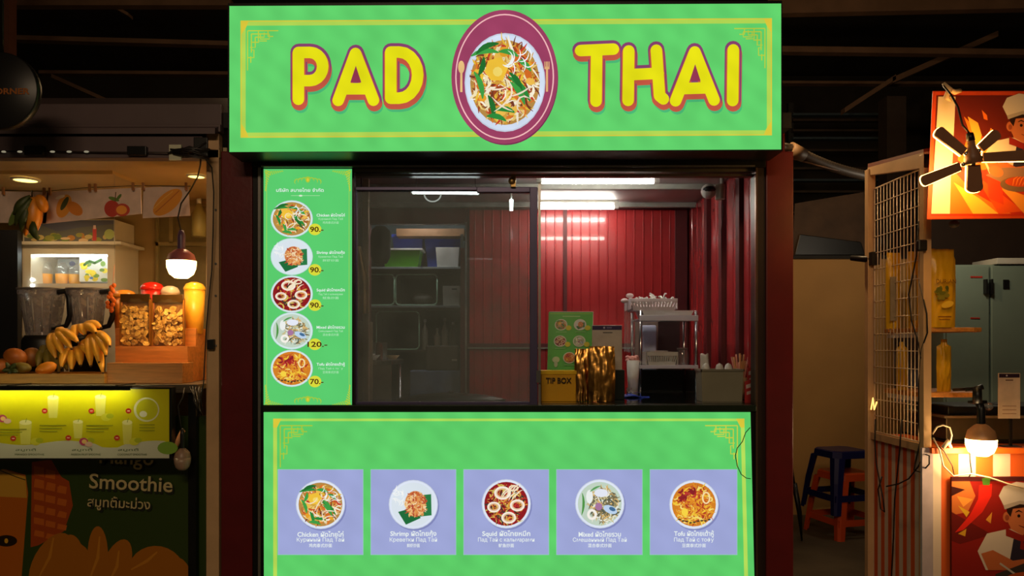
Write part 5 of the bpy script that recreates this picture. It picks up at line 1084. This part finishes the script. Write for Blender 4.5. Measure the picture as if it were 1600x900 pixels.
# refrigerators at the back
FRG = mat('green_grey_door', (128, 146, 132), .4, 0, .06, 3)
fg = thing('steel_refrigerator', (X(1570, 5.9), 2.1, 0), 'two-door green grey refrigerator at the back of the right stall', 'refrigerator')
fzt = Z(413, 5.9)
obj('body', G().box(X(1478, 5.9), X(1720, 5.9), 1.93, 2.5, 0, fzt), FRG, fg, bevel=.006)
obj('door', G().box(X(1480, 5.9), X(1546, 5.9), 1.9, 1.93, .1, fzt-.01), FRG, fg, bevel=.006); obj('door', G().box(X(1549.5, 5.9), X(1718, 5.9), 1.9, 1.93, .1, fzt-.01), FRG, fg, bevel=.006)
for x in (1542.5, 1551): obj('handle', G().pb(x-1.4, 436, x+1.4, 459, 5.86, 5.9), BLK_P, fg, bevel=.002)
obj('control_plate', G().pb(1568.5, 437, 1577, 451, 5.89, 5.9), BLK_P, fg); obj('red_mark', G().pb(1517, 431.5, 1535, 434, 5.895, 5.9), mat('red_mark', (190, 50, 36)), fg); obj('red_mark', G().pb(1517, 496, 1531, 498, 5.895, 5.9), mat('red_mark', (190, 50, 36)), fg)
obj('white_case', G().pb(1558, 403, 1640, 412.5, 5.88, 6.2), OFFW, label='flat pale case lying on top of the refrigerator', cat='case', bevel=.004)
struct('wall_stall_side', G().box(4.6, 4.65, -.2, 2.6, 0, 3.0), DARK); struct('wall_stall_rear', G().box(X(1440, 6.7), 4.6, 2.65, 2.7, 0, 3.2), mat('sooty_brown_wall', (46, 30, 20), .7))
obj('ceiling_fitting', G().ball(P(1491, 350, 3.70), .024, 12, (1,1,.8)), mat('dim_grey_cap', (96, 84, 70), .5), label='small round grey fitting under the flame sign', cat='fitting')
# counter
zc2 = Z(702, 3.8)
rc = obj('serving_counter', G().box(mx+.04, 4.5, -.18, .45, zc2-.04, zc2), ORG, label='orange topped serving counter of the right stall', cat='counter', bevel=.004)
obj('griddle', G().box(2.3, 3.3, .02, .5, zc2, zc2+.012), BLACK, label='flat black griddle plate on the orange counter', cat='griddle')
gr = thing('grill_box', (2.75, .2, zc2+.0125), 'low dark steel grill box behind the right bulb', 'grill')
obj('box_body', G().box(2.32, 3.25, .08, .46, zc2+.0125, zc2+.13), mat('dull_grill_steel', (92, 78, 60), .4, .5), gr, bevel=.004)
obj('lid_edge', G().box(2.30, 3.27, .06, .48, zc2+.13, zc2+.142), mat('pale_grill_edge', (150, 130, 104), .4, .5), gr)
for k in range(2): obj('black_tray', G().box(2.34+k*.36, 2.66+k*.36, .1, .42, zc2+.142, zc2+.19), BLK_P, gr, bevel=.006)
# payment card on the stand
q2 = thing('payment_card', P(1575, 655, 3.88), 'white payment card with a dark top band at the far right', 'card')
g = G().pb(1560, 583, 1594, 654, 3.88, 3.884); obj('card_board', g, mat('warm_white_card', (214, 190, 170), .4), q2)
p = Pr(3.88); p.rect(1561, 584, 1593, 590, (50, 30, 50)); p.ell(1573, 587, 1.5, 1.5, (200,190,200), 10); p.rect(1571, 593, 1583, 595, (120,90,80)); 
for y in (634, 640, 646): p.rect(1566, y, 1588, y+1, (150,110,90))
obj('card_print', p, PAPER, q2)
obj('card_stand', G().box(X(1577,3.9)-.006, X(1577,3.9)+.006, -.115, -.105, zc2, Z(655, 3.9)+.06).box(X(1577,3.9)-.04, X(1577,3.9)+.04, -.14, -.08, zc2, zc2+.006), BLK_P, q2)
# striped cloth fronts
STR = printed('striped_cloth_print', 0, .7)
OC, WC = (226, 96, 26), (226, 204, 184)
ft_ = thing('striped_cloth', P(1530, 1003, 3.79), 'orange and white striped cloth front of the right stall', 'stall front')
obj('backing', G().pb(1456, 709, 1760, 1003, 3.79, 3.80), WHITE, ft_)
p = Pr(3.79); p.rect(1456, 709, 1760, 1003, (236, 120, 44)); x = 1457.0
for k in range(14):
    p.rect(x, 709, x+13.5 if k == 0 else x+28, 1003, WC if k % 2 == 0 else OC); x += 13.5 if k == 0 else 27
obj('stripes', p, STR, ft_); obj('counter_lip', G().pb(1456, 700, 1760, 709, 3.765, 3.80), ORG, ft_, bevel=.002)
sd = thing('striped_cloth', (mx, .12, 0), 'striped cloth side panel under the wire mesh', 'stall side')
zsb = zb0-.046
obj('backing', G().box(mx+.004, mx+.016, -.17, .43, 0, zsb), WHITE, sd)
p = Pr(mapf=lambda u, v, k: Vector((mx+.004-k, u, v))); n = 15
for k in range(n): p.rect(-.17+.6*k/n, 0, -.17+.6*(k+1)/n, zsb, WC if k % 2 == 0 else OC)
obj('stripes', p, STR, sd)
struct('trim_23', G().pb(1441, 700, 1458, 1003, 3.785, 3.80), mat('lilac_white_edge', (186, 170, 176), .5))
# chef poster (lower)
def chef(p, hx, hy, s, flip=1, pan=True):
    def q(pts): return [(hx+flip*a*s, hy+b*s) for a, b in pts]
    def e(x, y, rx, ry, c, r=0): p.ell(hx+flip*x*s, hy+y*s, rx*s, ry*s, c, 26, flip*r)
    p.poly(q([(-52,92),(-66,60),(-50,30),(-14,22),(22,26),(52,48),(64,92)]), (214,196,180))       # jacket
    p.poly(q([(-4,34),(16,42),(34,36),(40,92),(-14,92)]), (44,36,52))                              # apron
    p.poly(q([(-18,20),(8,32),(34,24),(30,38),(10,44),(-18,34)]), (150,34,24))                      # scarf
    p.poly(q([(8,38),(20,60),(6,56)]), (140,30,22))
    e(8, 0, 24, 29, (200,112,66)); p.poly(q([(-13,2),(-10,22),(10,33),(24,24),(26,8)]), (200,112,66)); e(-16, 2, 7, 9, (196,106,62)); e(-16, 3, 3.5, 5, (150,70,40))
    p.poly(q([(-16,-6),(-18,-22),(30,-26),(33,-8),(20,-15),(-6,-12),(-10,2)]), (44,22,16))          # hair
    p.poly(q([(-22,-18),(-30,-34),(-22,-50),(0,-58),(26,-54),(40,-42),(36,-22),(6,-26)]), (216,200,186)); p.poly(q([(-22,-18),(6,-26),(36,-22),(36,-16),(6,-20),(-20,-11)]), (184,166,152))
    for x in (4, 24): p.rib(q([(x-6,-6),(x,-9),(x+6,-6)]), 2.6*s, (40,20,14), True); e(x, 0, 2.6, 2.8, (30,16,12))
    p.rib(q([(14,2),(18,10),(13,11)]), 1.6*s, (150,74,40)); p.rib(q([(4,16),(14,20),(24,15)]), 2.4*s, (120,40,26), True)
    p.poly(q([(-60,64),(-40,58),(-6,76),(34,70),(36,84),(0,92),(-48,92)]), (196,104,58)); 
    for k in range(4): e(32+k*3, 72+k*4, 7, 3.6, (204,114,66), .4)
cp = thing('chef_poster', P(1550, 1003, 3.775), 'lower poster of a cartoon chef with a red chilli on the striped front', 'poster')
obj('board', G().pb(1487, 745, 1760, 1003, 3.765, 3.778), mat('maroon_board', (90, 20, 16)), cp)
CPM = printed('glossy_poster_print', 0, .4, coat=.2)
p = Pr(3.765); p.rect(1487, 745, 1760, 1003, (150, 30, 22)); p.rect(1487, 745, 1760, 752, (80, 30, 30))
for pts, c in (([(1487,752),(1515,752),(1524,775),(1512,800),(1487,805)], (206,110,50)), ([(1487,760),(1508,765),(1487,775)], (60,20,18)), ([(1495,775),(1520,780),(1505,792)], (236,150,60)), ([(1497,790),(1515,800),(1510,808)], (220,170,40)), ([(1487,800),(1550,835),(1500,850),(1487,845)], (110,24,20)), ([(1530,758),(1550,756),(1549,775),(1535,800),(1505,828),(1492,832),(1515,805),(1528,780)], (226,40,26)), ([(1534,748),(1548,744),(1546,758),(1536,758)], (80,130,40)), ([(1497,834),(1510,826),(1508,838)], (220,160,40)), ([(1540,812),(1550,800),(1548,818)], (230,150,50))): p.poly(pts, c)
chef(p, 1588, 806, .92); p.poly([(1555,897),(1600,880),(1660,880),(1660,940),(1555,940)], (60,50,46)); p.rib([(1562,880),(1590,900)], 3, (190,180,170)); p.ell(1610, 905, 40, 12, (190,80,30), 20)
obj('poster_print', p, CPM, cp)
# flame sign (upper)
fd = 3.62
fs = thing('flame_sign', P(1560, 342, fd), 'orange framed flame sign with a cartoon chef behind the five-bladed lamp', 'sign')
tl, bl = (1458, 143), (1448, 342)
obj('sign_box', G().hexa([P(1448,343,fd),P(1760,340,fd),P(1760,340,fd+.14),P(1448,343,fd+.14)], [P(1457,142,fd),P(1760,142,fd),P(1760,142,fd+.14),P(1457,142,fd+.14)]), mat('orange_sign_frame', (206, 66, 22), .45), fs, bevel=.003)
SGN = printed('flame_sign_print', 0, .45, coat=.1)
p = Pr(fd); p.poly([(1454,337),(1760,337),(1760,149),(1463,149)], (104, 26, 12))
p.poly([(1454,337),(1760,337),(1760,250),(1640,230),(1580,240),(1530,210),(1490,240),(1458,250)], (196, 44, 14))
for pts, c in (([(1455,334),(1484,334),(1493,151),(1466,151)], (226,206,180)),
    ([(1500,165),(1506,182),(1524,200),(1522,222),(1506,232),(1514,205)], (232,120,28)), ([(1512,182),(1528,192),(1534,212),(1528,236),(1517,240),(1520,212)], (242,170,60)), ([(1534,172),(1542,180),(1543,188),(1537,186)], (232,110,30)), ([(1548,200),(1558,208),(1560,230),(1545,250),(1530,240)], (240,140,40)),
    ([(1486,262),(1520,300),(1580,334),(1484,334)], (236,110,30)), ([(1490,285),(1530,310),(1560,334),(1520,334)], (250,180,60)), ([(1520,270),(1560,300),(1600,330),(1560,334)], (230,80,20)), ([(1560,290),(1640,320),(1700,334),(1600,334)], (244,150,50)), ([(1500,225),(1530,240),(1560,262),(1520,268),(1496,250)], (238,120,30)), ([(1540,250),(1562,255),(1568,320),(1545,310)], (220,60,24))): p.poly(pts, c)
chef(p, 1592, 196, .86); p.poly([(1540,274),(1565,262),(1640,262),(1640,300),(1580,292)], (150,110,90)); p.ell(1592, 288, 30, 12, (120,90,70), 20); p.ell(1594, 284, 24, 8, (200,70,30), 18)
for k in range(6): p.rib([(1582+k*5, 290), (1584+k*6, 280), (1590+k*5, 276)], 2, (240,130,50), True)
p.ell(1556, 268, 12, 8, (206,116,66), 16, .4)
obj('sign_print', p, SGN, fs)
obj('stay', G().box(X(1470, 3.7), X(1470, 3.7)+.03, fd-4+.14, -.15, Z(336, 3.7), Z(326, 3.7)), BEI2, fs)
# five-bladed LED lamp
fl = thing('folding_lamp', P(1519, 300, 3.42), 'five-bladed folding LED lamp glowing in front of the flame sign', 'lamp')
HC = mat('brown_lamp_shell', (150, 104, 74), .45, 0, .1, 10); ctr = P(1519, 248, 3.42)
k_ = 3.42/F
def lampv(v): return ctr+v
g = G().tube([ctr+Vector((-2*k_, 0, 30*k_)), ctr+Vector((-1*k_, 0, 16*k_)), ctr+Vector((0, .0, 4*k_)), ctr+Vector((2*k_,0,-8*k_))], [5*k_, 7*k_, 12*k_, 13*k_], 14); obj('hub', g, HC, fl)
obj('socket', G().tube([ctr+Vector((-4*k_,0,40*k_)), ctr+Vector((-2*k_,0,28*k_))], [5*k_, 6.5*k_], 12), BLK_P, fl)
for (ax, ay, bx, by, w_) in ((1506,238,1463,203,18), (1532,232,1560,207,17), (1536,246,1606,243,17), (1500,260,1440,284,17), (1521,258,1523,301,25)):
    a = P(ax, ay, 3.42); b = P(bx, by, 3.42); u = (b-a); L = u.length; u.normalize(); s = u.cross(Vector((0,1,0))).normalized(); r = w_*k_/2
    def outl(y, sc=1):
        pts = []
        for i in range(9): t_ = -h_+PI*i/8; pts.append(b-u*r*.6+u*(r*.6*math.cos(t_)*sc)+s*(r*math.sin(t_)*sc)+Vector((0,y,0)))
        pts += [a+s*r*sc*.8+Vector((0,y,0)), a-s*r*sc*.8+Vector((0,y,0))]; return pts
    A, B_ = outl(-.006), outl(.006); n = len(A)
    bo = obj('blade', G().add(A+B_, [tuple(range(n))[::-1], tuple(range(n, 2*n))]+[(i, (i+1)%n, n+(i+1)%n, n+i) for i in range(n)]), HC, fl)
    A, B_ = outl(.0065, 1.06), outl(.013, 1.03)
    obj('led_face', G().add(A+B_, [tuple(range(n))[::-1], tuple(range(n, 2*n))]+[(i, (i+1)%n, n+(i+1)%n, n+i) for i in range(n)]), BLADE_E, bo)
    obj('hinge', G().ball((a*.75+ctr*.25), 4*k_, 8), STEEL, fl)
obj('cord', G().tube([ctr+Vector((-4*k_,0,40*k_)), P(1504, 196, 3.42), P(1497, 168, 3.45), P(1486, 148, 3.5), P(1474, 134, 3.55)], .0045, 6), CORD, fl)
rbn = obj('white_tie', G().tube([P(1474,130,3.56), P(1484,140,3.55), P(1478,152,3.55), P(1486,158,3.58)], [.008,.014,.014,.004], 8).tube([P(1480,138,3.55), P(1492,144,3.55), P(1500,142,3.58)], [.006,.012,.010], 8), mat('cream_tie', (226, 186, 140), .6), label='cream cloth tie holding the lamp cord at the flame sign’s top corner', cat='tie')
# right bulb on its black clamp
rbb = bulb('serving_bulb', 1533, 662, 713, 686, 44, 3.72, mat('tan_bulb_housing', (190, 140, 96), .4), 'lit warm bulb hanging from a black clamp at the right counter', None, BULB_E)
lamp('bulb_glow', 'POINT', P(1532, 716, 3.66), 7, WARM, .05)
lamp('lamp_glow', 'POINT', P(1475, 262, 3.50), 3.2, (1, .5, .16), .06)
cl = thing('clamp', P(1533, 632, 3.72), 'black spring clamp holding the bulb at the right counter', 'clamp')
obj('jaw', G().tube([P(1508,610,3.75), P(1526,607,3.73), P(1536,604,3.72)], [.006,.012,.014], 8), BLK_P, cl); obj('jaw', G().tube([P(1512,628,3.75), P(1530,629,3.73), P(1542,628,3.72)], [.006,.012,.008], 8), BLK_P, cl)
obj('body', G().tube([P(1527,606,3.72), P(1527,630,3.72)], [.02,.022], 10), BLK_P, cl); obj('arm', G().tube([P(1528,628,3.72), P(1532,642,3.72), P(1533,650,3.72)], .014, 10), BLK_P, cl)
obj('clear_knob', G().ball(P(1545,635,3.72), .02, 10), CLEAR, cl)
obj('brace', G().tube([P(1520,607,3.74), P(1490,609,3.9)], .008, 8), BLK_P, cl)
# white and dark cables, power adapters
WCB = mat('white_cable', (240, 214, 180), .4)
obj('white_cable', G().tube([P(*q) for q in [(1457,678,3.78),(1464,667,3.76),(1474,664,3.75),(1484,668,3.75),(1487,680,3.75),(1484,694,3.75)]], .0042, 6), WCB, label='white cable loop beside the wooden post above the orange counter', cat='cable')
obj('white_cable', G().tube([P(*q) for q in [(1458,684,3.77),(1468,703,3.755),(1474,728,3.75),(1490,744,3.745),(1515,740,3.74),(1545,746,3.745),(1575,756,3.745),(1640,774,3.75)]], .0042, 6), WCB, label='white cable drooping across the striped front to the right edge', cat='cable')
obj('dark_cable', G().tube([P(*q) for q in [(1459,690,3.77),(1475,705,3.755),(1488,728,3.75),(1491,744,3.75)]], .003, 6), CORD, label='thin dark cable slanting down beside the white one', cat='cable')
obj('dark_cable', G().tube([P(*q) for q in [(1515,706,3.74),(1516,722,3.74),(1518,738,3.745),(1514,745,3.75)]], .003, 6), CORD, label='short dark cable under the right bulb', cat='cable')
obj('melted_plug', G().tube([P(1473,700,3.75), P(1481,690,3.75), P(1486,700,3.75)], [.01,.014,.008], 8), WCB, label='white plug lump on the orange counter left of the bulb', cat='plug')
mz = mx-.03
def SP(px, py): d = mz*F/(px-800); return P(px, py, d)
for pts, lab in (([(1368,655),(1367,690),(1369,722),(1374,750),(1380,780),(1382,800),(1376,795),(1372,765),(1378,745)], 'dark cable coiled at the left end of the striped side'),
    ([(1436,345),(1432,400),(1420,460),(1424,500),(1436,540),(1440,560)], 'black cable hanging in front of the mesh beside the wooden post'),
    ([(1437,440),(1448,490),(1449,520),(1440,545),(1436,600),(1435,650),(1438,690)], 'black cable curling round the wooden post of the right stall'),
    ([(1409,655),(1406,700),(1402,740),(1398,780),(1396,840),(1393,900)], 'dark cable running straight down the striped side'),
    ([(1438,690),(1432,715),(1428,735),(1440,738),(1452,725),(1456,712),(1446,710),(1434,730),(1420,748),(1404,756),(1385,760)], 'dark cable looped near the front edge of the striped side')):
    obj('side_cable', G().tube([SP(min(px_, 1452), py_) for px_, py_ in pts], .0038, 6), CORD, label=lab, cat='cable')
obj('power_adapter', G().pb(1435, 374, 1450, 392, 3.77, 3.80), BLK_P, label='black round-edged adapter on the wooden post above the pouches', cat='adapter', bevel=.008)
obj('arm_bracket', G().tube([P(1330,403,4.5), P(1356,405,4.42), P(1372,404,4.38)], [.016,.02,.02], 8).box(X(1360,4.38), X(1372,4.38), .36, .4, Z(414,4.38), Z(394,4.38)), BLK_P, label='short black arm bracket on the rear beige post', cat='bracket')
fa = obj('fairy_light', G().tube([SP(1361,640), SP(1364,622), SP(1366,640), SP(1370,628)], .004, 6), emit('fairy_glow', (255, 190, 100), 2.2), label='small glowing fairy lights at the foot of the rear post', cat='light')
